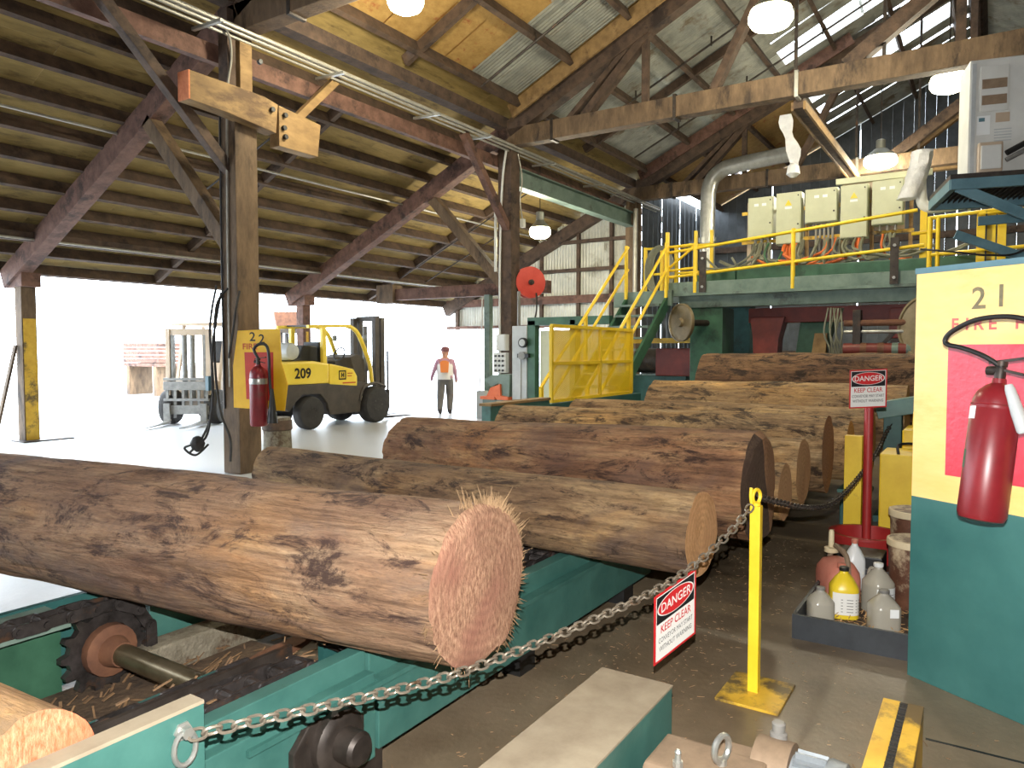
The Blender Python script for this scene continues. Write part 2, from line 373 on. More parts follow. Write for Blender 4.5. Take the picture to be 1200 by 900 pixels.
# darker slabs by the partition: expansion joints in the floor
def joint(b):
    b.b2((3.0, -1.2, .0005), (4.3, -1.19, .002)); b.b2((3.64, -1.5, .0005), (3.655, .2, .002)); b.b2((3.2, -.5, .0005), (4.2, -.488, .002))
tag(part('trim_1', 'black', None, joint), kind='structure')

# ---- roof
roof = thing('ceiling', None, None, (0, 0, 0), kind='structure')
NL = V(0, SL, 1).normalized(); DL = V(0, -1, SL).normalized()      # left slope: normal, upslope
NR = V(0, -SL, 1).normalized(); DR = V(0, 1, SL).normalized()
cs = 1/math.sqrt(1+SL*SL)
bays = [(U0, -.05), (-.05, 6.65), (6.65, 13.35), (13.35, 20.05), (20.05, U1)]
# purlins: one bar per bay and row
rows = []
v = 15.75
while v > 9.0: rows.append((v, .075, .22)); v -= .615
for k in range(7):
    v = 8.3-k*1.22
    if v > RV+.2: rows.append((v, .09, .24))
rows.append((RV+.12, .09, .24))
for (v, w, h) in rows:
    me = None
    for (a, b_) in bays[1:]:
        if me is None:
            q = part('purlin', 'timber_dark', roof, lambda b: b.bar((0, 0, 0), (6.72, 0, 0), w, h, up=NL)); me = q.data
        else: q = inst('purlin', me, roof)
        q.location = (a-.01, v, zc(v)+.2+h/2*.8)
for k in range(8):
    v = RV-.12-k*1.22
    for (a, b_) in bays[1:]:
        q = part('purlin', 'timber_dark', roof, lambda b: b.bar((a, v, zc(v)+.3), (b_, v, zc(v)+.3), .09, .24, up=NR))
# solid blocking between the aisle purlins at mid bay
for (a, b_) in bays[2:4]:
    for uu, w in ((a+3.0, .1),):
        for i in range(1, 11):
            v0, v1 = rows[i-1][0], rows[i][0]
            if i < 1: continue
            part('blocking', 'timber_dark', roof, lambda b: b.bar((uu, v0-.05, zc(v0-.05)+.29), (uu, v1+.05, zc(v1+.05)+.29), w, .19, up=NL))
# mid bay secondary rafters under the main slope
for uu in (9.9, 10.0+6.6):
    part('secondary_rafter', 'timber_dark', roof, lambda b: b.bar((uu, 8.6, zc(8.6)+.3), (uu, RV, zc(RV)+.3), .1, .18, up=NL))
# plywood deck over the aisle, sheet by sheet
def sheet_mesh(name, m, w, l, corr):
    b = MB()
    if corr: b.corr((0, 0, 0), (1, 0, 0), (0, 1, 0), w, l, (0, 0, 1), pitch=.09, amp=.012)
    else: b.b2((0, 0, 0), (w-.004, l-.004, .015))
    o = b.build(name, m); me = o.data; bpy.data.objects.remove(o)
    return me
def on_left(u, v, l, dz=.435):   # v = lower edge, l = sheet length; x along u, y downslope
    p = V(u, v, zc(v)+dz)+DL*l
    return Matrix(((1, 0, 0, p.x), (0, -DL.y, NL.y, p.y), (0, -DL.z, NL.z, p.z), (0, 0, 0, 1)))
def on_right(u, v, dz=.435):     # v = lower edge on the right slope; x along u, y upslope
    return Matrix(((1, 0, 0, u), (0, DR.y, NR.y, v), (0, DR.z, NR.z, zc(v)+dz), (0, 0, 0, 1)))
PW = 2.4; PL = 1.2
ply = sheet_mesh('roof_board', 'deck_ply', PW, PL, False); plyb = sheet_mesh('roof_board', 'deck_ply_b', PW, PL, False)
nr = 7
for i in range(nr):
    v = 16.1-i*PL*cs
    k = 0; u = -6.75-(i % 2)*1.2
    while u < 20.0:
        if u > -4: inst('roof_board', ply, roof, M=on_left(u, v, PL))
        u += PW; k += 1
# aisle boards reach v=8.8; main slope above is boards and corrugated sheets
vtop = 16.1-nr*PL*cs
tin = sheet_mesh('roof_sheet', 'roof_tin', .82, 2.35, True)
sky = sheet_mesh('skylight_sheet', 'skylight', .82, 2.2, True)
nrow = 4
holes = {(17, 0), (16, 1), (24, 0), (25, 0), (24, 1)}
for r_ in range(nrow):
    v = vtop-r_*2.3*cs*.93
    i = 0; u = U0+3
    while u < U1:
        # boards where the photograph shows plywood, tin elsewhere, gaps near the ridge
        uu = u+.4
        if uu < 11.2-.55*r_ or 13.0 < uu < 13.6 or uu > 20.5 and r_ < 2:
            for s_ in range(2):
                vv = v-s_*1.14*cs
                if uu > 20.5 and r_ < 1 and 24.6 < uu < 25.4 and s_ == 1: continue
                inst('roof_board', plyb, roof, M=on_left(u, vv, 1.2) @ Matrix.Diagonal((.82/PW, .97, 1, 1)))
        elif r_ >= 2 and 17.6 < uu < 25.2:
            if i % 4 == 0: inst('skylight_sheet', sky, roof, M=on_left(u, v, 2.2) @ Matrix.Rotation(.05*(i % 5-2), 4, 'Z'))
            elif r_ == 2 and i % 4 == 2: inst('roof_sheet', tin, roof, M=on_left(u, v-.5, 2.35) @ Matrix.Rotation(.07, 4, 'Z'))
            else: inst('roof_sheet', tin, roof, M=on_left(u, v, 2.35) @ Matrix.Diagonal((.9 if i % 3 else .72, 1, 1, 1)) @ Matrix.Rotation(.03*(i % 3-1), 4, 'Z'))
        else:
            if not (abs(uu-17.2) < .41 and r_ == 0 and False):
                inst('roof_sheet', tin, roof, M=on_left(u, v, 2.35))
        u += .8; i += 1
for r_ in range(5):
    v = RV-(r_+1)*2.14*cs
    u = U0+4
    while u < U1+.8:
        inst('roof_sheet', tin, roof, M=on_right(u, v))
        u += .8
part('ridge_beam', 'timber_dark', roof, lambda b: b.b2((U0, RV-.06, zc(RV)+.05), (U1, RV+.06, zc(RV)+.35)))
# missing-sheet skylights low on the slope: bright translucent panes in timber frames
# roof behind the camera (one dark deck over the bay nobody sees)
part('roof_board', 'deck_ply', roof, lambda b: b.add([(U0, 16.1, zc(16.1)+.45), (-3.7, 16.1, zc(16.1)+.45), (-3.7, RV, zc(RV)+.45), (U0, RV, zc(RV)+.45)], [(0, 1, 2, 3)]))
part('roof_board', 'deck_ply', roof, lambda b: b.add([(U0, VR, zc(VR)+.45), (-2.7, VR, zc(VR)+.45), (-2.7, RV, zc(RV)+.45), (U0, RV, zc(RV)+.45)], [(0, 1, 2, 3)]))
# thin sag rods and conduits under the aisle roof
for (u0, va, vb) in ((2.6, 15.2, 9.4), (8.6, 12.6, 10.6), (16.2, 15.0, 10), (17.4, 14.6, 11)):
    part('sag_rod', 'iron', roof, lambda b: b.cyl((u0, va, zc(va)+.12), (u0+.25, vb, zc(vb)+.12), .018, n=6))
for (v, dz) in ((14.35, .02), (11.6, .14)):
    part('conduit', 'conduit', roof, lambda b: b.cyl((0, v, zc(v)+dz), (19.9, v, zc(v)+dz), .022, n=8))
part('sprinkler_beam', 'timber_dark', roof, lambda b: b.bar((0, 14.42, zc(14.42)+.1), (19.9, 14.42, zc(14.42)+.1), .12, .16))
# sprinkler branch lines rising with the main slope
for (u0, va, vb) in ((11.6, 8.2, 1.5), (15.6, 8.0, 2.0), (5.6, 8.4, 5.0), (18.3, 8, 2.4)):
    part('sprinkler_pipe', 'iron', roof, lambda b: b.cyl((u0, va, zc(va)+.1), (u0, vb, zc(vb)+.1), .022, n=6))
    for k in range(3):
        vv = va-1.2-k*1.7
        part('sprinkler_head', 'iron', roof, lambda b: b.cyl((u0, vv, zc(vv)+.06), (u0, vv, zc(vv)+.26), .02, n=6))

# ---- main trusses
def truss(u, label, right_end=-8.7, extra=True):
    t = thing('roof_truss', label, 'truss', (u, VA, 6.0))
    W_ = .26
    part('rafter', 'timber_red' if u < 14 else 'timber_dark', t, lambda b: b.bar((u, VE+.35, zc(VE+.35)), (u, VA-.1, zc(VA-.1)), W_, .36, up=NL), bevel=.012)
    part('rafter', 'timber_dark', t, lambda b: b.bar((u, VA-.1, zc(VA-.1)), (u, RV, zc(RV)), W_, .34, up=NL))
    part('rafter', 'timber_dark', t, lambda b: b.bar((u, RV, zc(RV)), (u, VR, zc(VR)), W_, .34, up=NR))
    part('rafter_plate', 'timber_gold' if extra else 'timber_red', t, lambda b: b.bar((u-.3, VA-.3, zc(VA-.3)+.2), (u-.3, 3.0, zc(3.0)+.2), .05, .3, up=NL))
    part('tie_beam', 'timber', t, lambda b: b.b2((u-.13, right_end, 6.0), (u+.13, VA+.15, 6.38)), bevel=.012)
    for (va, za, vb, zb, w) in ((6.9, 6.35, 5.55, zc(5.55)-.15, .16), (7.25, 6.35, 5.95, zc(5.95)-.15, .1), (2.1, 6.35, -.6, 8.3, .24), (4.3, 6.0+.38, 3.0, zc(3)-.15, .14), (-2.1, 6.3, -4.6, zc(-4.6), .16)):
        part('diagonal_strut', 'timber_dark', t, lambda b: b.bar((u, va, za), (u, vb, zb), w, .2, up=(1, 0, 0)))
    for (vv, w) in ((5.62, .12), (2.9, .05), (1.55, .05), (.5, .14), (-3, .12)):
        part('hanger', 'timber_dark' if w > .06 else 'iron', t, lambda b: b.bar((u, vv, 6.3), (u, vv, zc(vv)), w, w, up=(1, 0, 0)))
    for vv in (2.86, 7.6, 5.0):
        part('strap', 'galv' if vv == 2.86 else 'iron', t, lambda b: b.b2((u-.14, vv-.03, 5.97), (u+.14, vv+.03, 6.41)))
    return t
truss(6.65, 'nearest dark timber roof truss above the post with the bolted cap timber')
truss(13.35, 'middle timber roof truss with long tie beam crossing above the green platform')
truss(20.05, 'farthest timber roof truss with tie beam behind the beige cabinets', extra=False)

# ---- longitudinal members
g = thing('eave_girder', 'long reddish timber girder with bundled conduits running over the main posts', 'girder', (0, VA, 5.6))
part('girder_timber', 'timber_red', g, lambda b: b.b2((.5, VA+.18, 5.62), (19.8, VA+.30, 5.86)))
for k, (dv, z, r_) in enumerate(((-.13, 6.0, .035), (-.2, 5.96, .03), (-.1, 5.93, .025), (-.27, 5.99, .03))):
    part('conduit', 'conduit', g, lambda b: b.cyl((.5, VA+dv, z), (21.5, VA+dv, z), r_, n=8), smooth=True)
for uu in (4.6, 6.0, 8.1, 10.4, 12.0, 14.5, 17):
    part('bracket', 'galv', g, lambda b: b.bar((uu, VA-.55, 5.86), (uu, VA+.05, 5.88), .05, .04))
# valley timber above the conduits
part('top_plate', 'timber_dark', g, lambda b: b.b2((.5, VA-.1, 6.38), (20, VA+.15, 6.6)))
sb = thing('steel_beam', 'grey-green steel I-beam spanning from the hose-reel post to the far post', 'beam', (13.6, VA, 5.25))
part('web', 'greygreen', sb, lambda b: b.b2((13.64, VA-.015, 5.27), (19.84, VA+.015, 5.63)))
for z in (5.25, 5.63): part('flange', 'greygreen', sb, lambda b: b.b2((13.64, VA-.13, z), (19.84, VA+.13, z+.025)))
lb = thing('longitudinal_brace', 'slim timber brace with pale edges between the two far tie beams', 'brace', (13.4, 2.9, 6.0))
part('beam', 'timber_dark', lb, lambda b: b.bar((13.5, 2.88, 5.96), (19.9, 2.9, 5.98), .16, .2))
for s_ in (-1, 1): part('edge_batten', 'timber_gold', lb, lambda b: b.bar((13.5, 2.88+.1*s_, 5.9), (19.9, 2.9+.1*s_, 5.92), .04, .14))
# golden timber girt behind the tie beam on the right
tag(part('girt', 'timber_gold', None, lambda b: b.b2((21.2, -7, 6.15), (21.4, 2.2, 6.5))), 'golden timber girt above the beige cabinets on the far right', 'girt')
tag(part('knee_brace', 'timber_gold', None, lambda b: b.bar((21.0, 2.4, 6.2), (21.0, .2, 7.8), .16, .2, up=(1, 0, 0))), 'slanting golden timber brace rising behind the high right lamp', 'brace')

# ---- timber posts
def post(u, v, s_, ztop, label, cat='post', m='timber'):
    t = thing('timber_post', label, cat, (u, v, 0)); return t
A = post(6.62, VA, .36, 5, 'big square timber post carrying the yellow fire board, bolted cap timber on top')
part('shaft', 'timber', A, lambda b: b.box((6.62, VA, 2.45), (.36, .36, 4.9)), bevel=.015)
part('upper_post', 'timber_gold', A, lambda b: b.b2((6.6, VA-.1, 4.85), (6.8, VA+.1, 6.3)), bevel=.01)
part('upper_post', 'timber_dark', A, lambda b: b.b2((6.42, VA-.08, 4.85), (6.55, VA+.12, 6.3)), bevel=.01)
capm = MB()
capm.prism([(5.66, -.16), (6.2, -.18), (6.98, -.26), (7.02, .14), (6.8, .19), (6.2, .2), (5.66, .2)], (0, VA-.36, 4.98), (1, 0, 0), (0, 0, 1), (0, .22, 0))
cp = capm.build('cap_timber', 'timber_gold', A, bevel=.01)
part('sawn_end', 'endgrain', A, lambda b: b.b2((5.645, VA-.362, 4.825), (5.665, VA-.138, 5.18)))
part('cap_timber', 'timber_gold', A, lambda b: b.prism([(7.03, -.42), (7.74, -.42), (7.8, .06), (7.03, .14)], (0, VA-.36, 4.98), (1, 0, 0), (0, 0, 1), (0, .2, 0)), bevel=.01)
for (uu, z) in ((6.9, 5.02), (7.12, 5.0), (7.1, 4.82), (7.12, 4.7), (6.7, 5.6)):
    part('bolt', 'black', A, lambda b: b.cyl((uu, VA-.36, z), (uu, VA-.41, z), .035, n=6))
part('knee_brace', 'timber', A, lambda b: b.bar((6.62, VA+.16, 3.15), (6.62, 10.85, zc(10.85)-.12), .22, .2, up=(1, 0, 0)), bevel=.01)
part('knee_brace', 'timber_dark', A, lambda b: b.bar((6.5, VA+.02, 4.15), (4.6, VA+.02, 6.0), .14, .14, up=(0, 1, 0)), bevel=.01)
part('knee_brace', 'timber_gold', A, lambda b: b.bar((7.6, VA, 5.1), (8.5, VA, 6.0), .12, .12, up=(0, 1, 0)), bevel=.01)
part('conduit', 'conduit', A, lambda b: b.tube(smoothpath([(6.43, VA+.0, 1.2), (6.42, VA-.02, 3.5), (6.42, VA-.06, 5.1), (6.46, VA-.1, 5.6), (6.42, VA-.14, 5.85), (6.3, VA-.2, 5.98)]), .016), smooth=True)
part('conduit', 'black', A, lambda b: b.tube(smoothpath([(6.43, VA+.12, .9), (6.42, VA+.12, 3.0), (6.42, VA+.1, 5.2)]), .014), smooth=True)
B = post(13.45, VA, .34, 6, 'timber post with the red hose reel beside the stairs')
part('shaft', 'timber_dark', B, lambda b: b.box((13.45, VA, 2.99), (.34, .34, 5.98)), bevel=.015)
part('knee_brace', 'timber', B, lambda b: b.bar((13.45, VA+.16, 3.15), (13.4, 10.85, zc(10.85)-.12), .22, .2, up=(1, 0, 0)), bevel=.01)
part('knee_brace', 'timber_red', B, lambda b: b.bar((13.3, VA-.05, 4.3), (11.75, VA-.05, 5.95), .15, .15, up=(0, 1, 0)), bevel=.01)
part('conduit', 'white_box', B, lambda b: b.tube(smoothpath([(13.25, VA+.1, 1.2), (13.25, VA+.1, 3.5), (13.25, VA+.04, 5.2), (13.2, VA-.1, 5.95)]), .025), smooth=True)
part('conduit', 'white_box', B, lambda b: b.tube([(13.26, VA+.22, 3.4), (13.26, VA+.22, 5.1)], .03))
part('conduit', 'conduit', B, lambda b: b.tube(smoothpath([(13.5, VA-.2, 5.9), (13.6, VA-.24, 5.4), (13.55, VA-.22, 4.9), (13.65, VA-.22, 4.55)]), .014), smooth=True)
part('junction_box', 'white_box', B, lambda b: b.box((13.66, VA-.22, 4.45), (.1, .08, .18)))
E20 = post(20.05, VA, .34, 6, 'grey timber post at the far end of the steel beam', m='timber_dark')
part('shaft', 'timber', E20, lambda b: b.box((20.05, VA, 3.0), (.38, .34, 6.0)), bevel=.015)
part('pipe', 'conduit', E20, lambda b: b.cyl((19.6, VA-.26, 2.9), (19.6, VA-.26, 5.7), .07, n=10), smooth=True)
Cp = post(6.75, 15.25, .26, 3, 'yellow-faced timber post at the open side, leaning board against it')
part('shaft', 'timber', Cp, lambda b: b.box((6.75, 15.25, 1.5), (.26, .26, 3.0)), bevel=.012)
part('painted_face', 'yellow_worn', Cp, lambda b: b.box((6.75, 15.117, 1.15), (.22, .006, 2.3)))
part('cap_block', 'timber_red', Cp, lambda b: b.box((6.75, 15.25, 3.02), (.34, .5, .26)), bevel=.012)
part('base_plate', 'iron', Cp, lambda b: b.box((6.95, 15.15, .012), (.9, .5, .024)))
lp = part('leaning_board', 'timber', None, lambda b: b.bar((6.2, 15.35, .02), (6.58, 15.3, 1.8), .1, .04, up=(1, 0, 0)))
tag(lp, 'narrow weathered board leaning against the yellow-faced post', 'board')
Dp = post(13.45, 15.25, .26, 3, 'reddish timber post at the open side behind the yellow forklift')
part('shaft', 'timber_red', Dp, lambda b: b.box((13.45, 15.25, 1.5), (.26, .26, 3.0)), bevel=.012)
part('painted_face', 'yellow_worn', Dp, lambda b: b.box((13.45, 15.117, 1.1), (.08, .006, 2.2)))
part('cap_block', 'timber_red', Dp, lambda b: b.box((13.45, 15.25, 3.02), (.34, .5, .26)), bevel=.012)

# ---- end wall of the aisle: girts, posts and corrugated sheets
we = thing('wall_end', None, None, (20.1, 12, 0), kind='structure')
wt = {}
v = 15.4
while v > 9.3:
    zt = zc(v-.4)+.3; zb = 2.45 if v > 10.75 else 0
    part('wall_sheet', 'wall_tin', we, lambda b: b.corr((20.22, v, zb), (0, -1, 0), (0, 0, 1), .8, zt-zb, (-1, 0, 0), pitch=.1, amp=.014))
    v -= .8
for z, m_ in ((3.15, 'timber_red'), (4.1, 'timber_dark'), (4.95, 'timber_dark'), (2.42, 'timber_red')):
    vmax = min(15.6, VA+(6.3+.2-z)/SL)
    part('girt', m_, we, lambda b: b.b2((20.0, VA+.2 if z != 2.42 else 10.7, z), (20.14, vmax, z+(.24 if z == 3.15 else .1))))
for vv in (15.2, 13.2, 11.9, 10.6, 9.5):
    part('stud', 'timber_dark', we, lambda b: b.b2((20.06, vv-.05, 2.4 if vv > 11 else 0), (20.16, vv+.05, zc(vv))))
# ---- far wall behind the machines: separate vertical boards with daylight between
wb = thing('wall_back', None, None, (U1, 4, 0), kind='structure')
v = 9.6; k = 0
random.seed(3)
while v > VR:
    gap = .035 if k % 9 == 0 else .004
    w_ = .3
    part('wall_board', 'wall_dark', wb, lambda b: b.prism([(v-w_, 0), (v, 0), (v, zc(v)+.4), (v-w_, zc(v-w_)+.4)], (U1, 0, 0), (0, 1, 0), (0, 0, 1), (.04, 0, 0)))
    v -= w_+gap; k += 1
for z in (1.5, 3.4, 5.2): part('girt', 'timber_dark', wb, lambda b: b.b2((U1-.15, VR, z), (U1-.01, 9.6, z+.2)))
sw = thing('wall_side', None, None, (23.4, VA, 0), kind='structure')
for k in range(16):
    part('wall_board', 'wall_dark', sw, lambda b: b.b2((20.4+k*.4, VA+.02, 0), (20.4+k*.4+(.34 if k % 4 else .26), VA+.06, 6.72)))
wr = part('wall_right_unseen', 'wall_dark', None, lambda b: b.b2((U0, VR-.1, 0), (U1, VR, zc(VR)+.4))); tag(wr, kind='structure')  # unseen wall, added to close the hall and block light
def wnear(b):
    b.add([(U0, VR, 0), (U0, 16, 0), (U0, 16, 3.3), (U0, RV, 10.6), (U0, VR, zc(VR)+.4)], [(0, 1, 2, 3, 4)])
tag(part('wall_near_unseen', 'wall_dark', None, wnear), kind='structure')  # unseen wall behind the camera, added to keep the hall dark

# ================================================================== LOGS
from mathutils import noise as mn
def log(label, a, b, r0, r1, m, fm, seed, nx=90, nt=56, crease=0, ca=.6, lump=.08, half=None, frayed=0, farface=None, tilt=0):
    a = Vector(a); b = Vector(b); L = (b-a).length; x = (b-a).normalized(); y = V(0, 0, 1).cross(x).normalized(); z = x.cross(y)
    root = thing('log', label, 'log', ((a.x+b.x)/2, (a.y+b.y)/2, min(a.z-r0, b.z-r1)), group='logs on the deck')
    R = Matrix((x, y, z)).transposed().to_4x4(); M = Matrix.Translation(a-Vector(root.location)) @ R
    rnd = random.Random(seed)
    def rad(s_, t):
        r = r0+(r1-r0)*s_/L
        p = V(s_*.5+seed*7.1, math.cos(t)*.9, math.sin(t)*.9)
        n = mn.noise(p*1.1)*lump+mn.noise(V(s_*1.6+seed, math.cos(t)*2.2, math.sin(t)*2.2)*1.5)*lump*.35
        q = V(s_*2.2+seed, math.cos(t)*7, math.sin(t)*7); d = mn.noise(q)
        n += (-.028 if d > .28 else 0)+mn.noise(q*2.3)*.012       # torn bark patches lie deeper
        return r*(1+n)
    mb = MB(); vs_ = []
    for i in range(nx+1):
        s_ = L*i/nx
        for k in range(nt):
            t = 2*PI*k/nt; r = rad(s_, t); vs_.append((s_+tilt*r*math.cos(t)*(1-i/nx)**6, r*math.cos(t), r*math.sin(t)))
    mb.add(vs_, [(i*nt+k, i*nt+(k+1) % nt, (i+1)*nt+(k+1) % nt, (i+1)*nt+k) for i in range(nx) for k in range(nt)])
    fl_ = mb.build('flank', m, None, smooth=True); fl_.parent = root; fl_.matrix_local = M
    for end in (0, 1):
        mb = MB(); s_ = L*end; K = 10; vs_ = [(s_, 0, 0)]
        def off(yy, zz):
            if end: return 0
            d = yy*math.cos(ca)+zz*math.sin(ca); return tilt*yy-crease*(1-min(1, abs(d)/r0))+mn.noise(V(yy*9, zz*9, seed))*.006
        vs_[0] = (s_+off(0, 0), 0, 0)
        for j in range(1, K+1):
            for k in range(nt):
                t = 2*PI*k/nt; r = rad(s_, t)*j/K*(1.0 if j < K else 1.002); yy = r*math.cos(t); zz = r*math.sin(t)
                vs_.append((s_+(off(yy, zz) if j < K else tilt*yy), yy, zz))
        fs = [(0, 1+k, 1+(k+1) % nt) for k in range(nt)]+[(1+(j-1)*nt+k, 1+j*nt+k, 1+j*nt+(k+1) % nt, 1+(j-1)*nt+(k+1) % nt) for j in range(1, K) for k in range(nt)]
        mi = 0
        mb.add(vs_, fs)
        if half and end == 0:      # one side of the sawn face is a dark, older break
            for q, f in enumerate(mb.f):
                c = sum((mb.v[i] for i in f), V(0,0,0))/len(f)
                if c.y*math.cos(ca)+c.z*math.sin(ca) < 0: mb.mi[q] = 1
        o = mb.build('cut_face', [fm, half] if (half and end == 0) else (farface or fm), None, smooth=True); o.parent = root; o.matrix_local = M
    if frayed:
        mb = MB()
        for q in range(frayed):
            t = rnd.uniform(1.3, 4.3) if q % 5 else rnd.uniform(0, 2*PI); r = rad(0, t)
            p = V(tilt*r*math.cos(t)+rnd.uniform(-.005, .03), r*math.cos(t), r*math.sin(t)); ln = rnd.uniform(.015, .05)*(1 if q % 9 else 1.8)
            d = V(rnd.uniform(-.6, .5), math.cos(t), math.sin(t)).normalized()
            mb.cyl(p-d*.01, p+d*ln+V(0, rnd.uniform(-.01, .01), rnd.uniform(-.01, .01)), rnd.uniform(.0015, .0035), .0008, n=4)
        o = mb.build('splinters', 'chip', None); o.parent = root; o.matrix_local = M; tag(o, kind='stuff')
    return root
LG = log('orange-faced log end in the lower left corner, nearest of all logs', (.83, 1.90, .685), (.62, 5.2, .70), .15, .15, 'log_pale', 'face_orange', 1, nx=60)
log('large pale log with frayed sawn end, in front on the near conveyor', (2.25, 1.60, .815), (1.50, 6.6, .86), .31, .30, 'log_a', 'face_pink', 2, nx=170, nt=96, crease=.03, ca=2.75, frayed=420, tilt=.14)
log('slim log lying just behind the large pale frayed log', (3.77, 1.25, .735), (3.92, 4.82, .73), .225, .20, 'log_b', 'face_tan', 3, nx=120, nt=64)
log('thick log with half-dark split end, third from the front', (4.69, 1.2, .85), (4.86, 4.22, .83), .34, .30, 'log_c', 'face_brown', 4, nx=120, nt=72, crease=.05, ca=2.9, half='face_dark')
log('thin log with pale end tucked right behind the half-dark log', (5.42, 1.2, .70), (5.46, 4.2, .69), .20, .19, 'log_d', 'face_tan', 5)
log('short-ended log with pinkish tan face beside the tall oval log end', (6.03, 1.2, .76), (6.05, 4.4, .74), .255, .24, 'log_d', 'face_tan', 6)
log('log with tall brown oval end, a pale rim round its face', (6.7, 1.14, .83), (6.62, 4.35, .82), .33, .29, 'log_d', 'face_brown', 7)
log('log with narrow golden oval end beside the yellow stub post', (7.35, 1.06, .79), (7.33, 4.5, .78), .265, .26, 'log_d', 'face_gold', 8)
log('log whose end shows behind the small danger sign', (7.98, .96, .83), (7.95, 4.2, .82), .315, .3, 'log_d', 'face_gold', 9)
log('golden weathered log lying below the topmost log', (8.75, .72, .95), (8.7, 3.5, .95), .39, .39, 'log_d', 'face_gold', 10)
log('topmost dark brown log in front of the green machine', (9.75, .4, 1.22), (9.75, 3.2, 1.22), .45, .45, 'log_e', 'face_brown', 11)

# ================================================================== CHAIN CONVEYORS
def link_plate(mb, p, x, n, L, h, th):       # dog-bone side plate
    x = Vector(x); n = Vector(n); z = n.cross(x); poly = []
    for k in range(7):
        t = PI/2+PI*k/6; poly.append((-L/2+h/2*math.cos(t), h/2*math.sin(t)))
    for k in range(7):
        t = -PI/2+PI*k/6; poly.append((L/2+h/2*math.cos(t), h/2*math.sin(t)))
    mb.prism(poly, Vector(p)-n*th/2, x, z, n*th)
def chain_link_mesh(pitch, wide):
    b = MB()
    w = .055 if wide else .036
    for s_ in (-1, 1): link_plate(b, (0, s_*w, 0), (1, 0, 0), (0, 1, 0), pitch, .055, .01)
    for s_ in (-1, 1): b.cyl((s_*pitch/2, -.068, 0), (s_*pitch/2, .068, 0), .014, n=8)
    b.cyl((-pitch/2, -.03, 0), (-pitch/2, .03, 0), .024, n=10)
    o = b.build('chain_link', 'grease_iron'); me = o.data; bpy.data.objects.remove(o); return me
LW = chain_link_mesh(.11, True); LN = chain_link_mesh(.11, False)
def chain_along(parent, pts, pitch=.11):
    pts = [Vector(p) for p in pts]; segs = []; tot = 0
    for a, b in zip(pts, pts[1:]): segs.append((tot, a, b)); tot += (b-a).length
    def at(d):
        for t0, a, b in reversed(segs):
            if d >= t0: return a+(b-a)*((d-t0)/max(1e-6, (b-a).length))
    n = int(tot/pitch)
    for i in range(n):
        p = at(i*pitch); q = at(min(tot, (i+1)*pitch)); x = (q-p).normalized(); y = V(0, 1, 0); z = x.cross(y)
        R = Matrix((x, y, z)).transposed().to_4x4()
        inst('chain_link', LW if i % 2 else LN, parent, M=Matrix.Translation((p+q)/2-Vector(parent.location)) @ R)
SU, SZ, SR = 1.86, .285, .205
def sprocket(parent, v):
    b = MB(); n = 14; poly = []
    for k in range(n):
        for f, r in ((-.3, .86), (-.12, 1.04), (.12, 1.04), (.3, .86)):
            t = 2*PI*(k+f)/n; poly.append((SR*.98*r*math.cos(t), SR*.98*r*math.sin(t)))
    b.prism(poly, (SU, v-.02, SZ), (1, 0, 0), (0, 0, 1), (0, .04, 0)); s_ = b.build('sprocket', 'grease_iron', parent)
    h = MB(); h.lathe([(.12, 0), (.125, .01), (.12, .05), (.08, .06)], (SU, v-.02, SZ), (0, -1, 0), n=20); h.build('hub', 'rust', s_, smooth=True)
    return s_
cv = thing('infeed_chain_conveyor', 'green infeed conveyor with greasy roller chains and sprocket shaft in the lower left', 'conveyor', (1, 2.6, 0))
# outer green side frame in two heights with a ledge
part('side_frame', 'teal', cv, lambda b: b.b2((-.6, 2.0, .1), (1.32, 2.05, .5)), bevel=.004)
part('side_frame', 'teal', cv, lambda b: b.b2((1.32, 2.0, .1), (2.1, 2.05, .44)), bevel=.004)
part('flange', 'teal', cv, lambda b: b.b2((1.32, 2.05, .40), (2.1, 2.12, .52)), bevel=.004)
part('chain_trough', 'debris', cv, lambda b: b.b2((-.6, 2.06, .36), (1.95, 2.44, .46)))
part('inner_frame', 'teal_dark', cv, lambda b: b.b2((-.6, 2.44, .1), (1.75, 2.48, .47)))
part('wear_board', 'iron', cv, lambda b: b.b2((.6, 2.3, .46), (1.95, 2.32, .535)))
part('trough_floor', 'debris', cv, lambda b: b.b2((-.6, 2.5, .02), (2.6, 3.63, .1)))
part('far_frame', 'green', cv, lambda b: b.b2((-.6, 3.64, .08), (1.72, 3.68, .46)))
part('far_frame', 'teal_dark', cv, lambda b: b.b2((-.6, 3.74, .08), (2.05, 3.78, .5)))
part('chain_rail', 'greygreen', cv, lambda b: b.b2((-.6, 3.5, .44), (1.7, 3.78, .49)))
sprocket(cv, 3.52); sprocket(cv, 2.2)
part('drive_shaft', 'shaft', cv, lambda b: b.cyl((SU, 1.98, SZ), (SU, 3.7, SZ), .05, n=18), smooth=True)
part('shaft_collar', 'rust', cv, lambda b: b.cyl((SU, 3.44, SZ), (SU, 3.36, SZ), .075, .056, n=16), smooth=True)
for v in (2.2, 3.52):
    pts = [(-.4+k*.06, v, SZ+SR+.005) for k in range(int((SU+.4)/.06))]
    pts += [(SU+(SR+.005)*math.sin(t), v, SZ+(SR+.005)*math.cos(t)) for t in [PI*k/16 for k in range(15)]]
    chain_along(cv, pts)
# twin strand beside the near one
pts = [(-.4+k*.06, 2.34, .485) for k in range(38)]; chain_along(cv, pts)
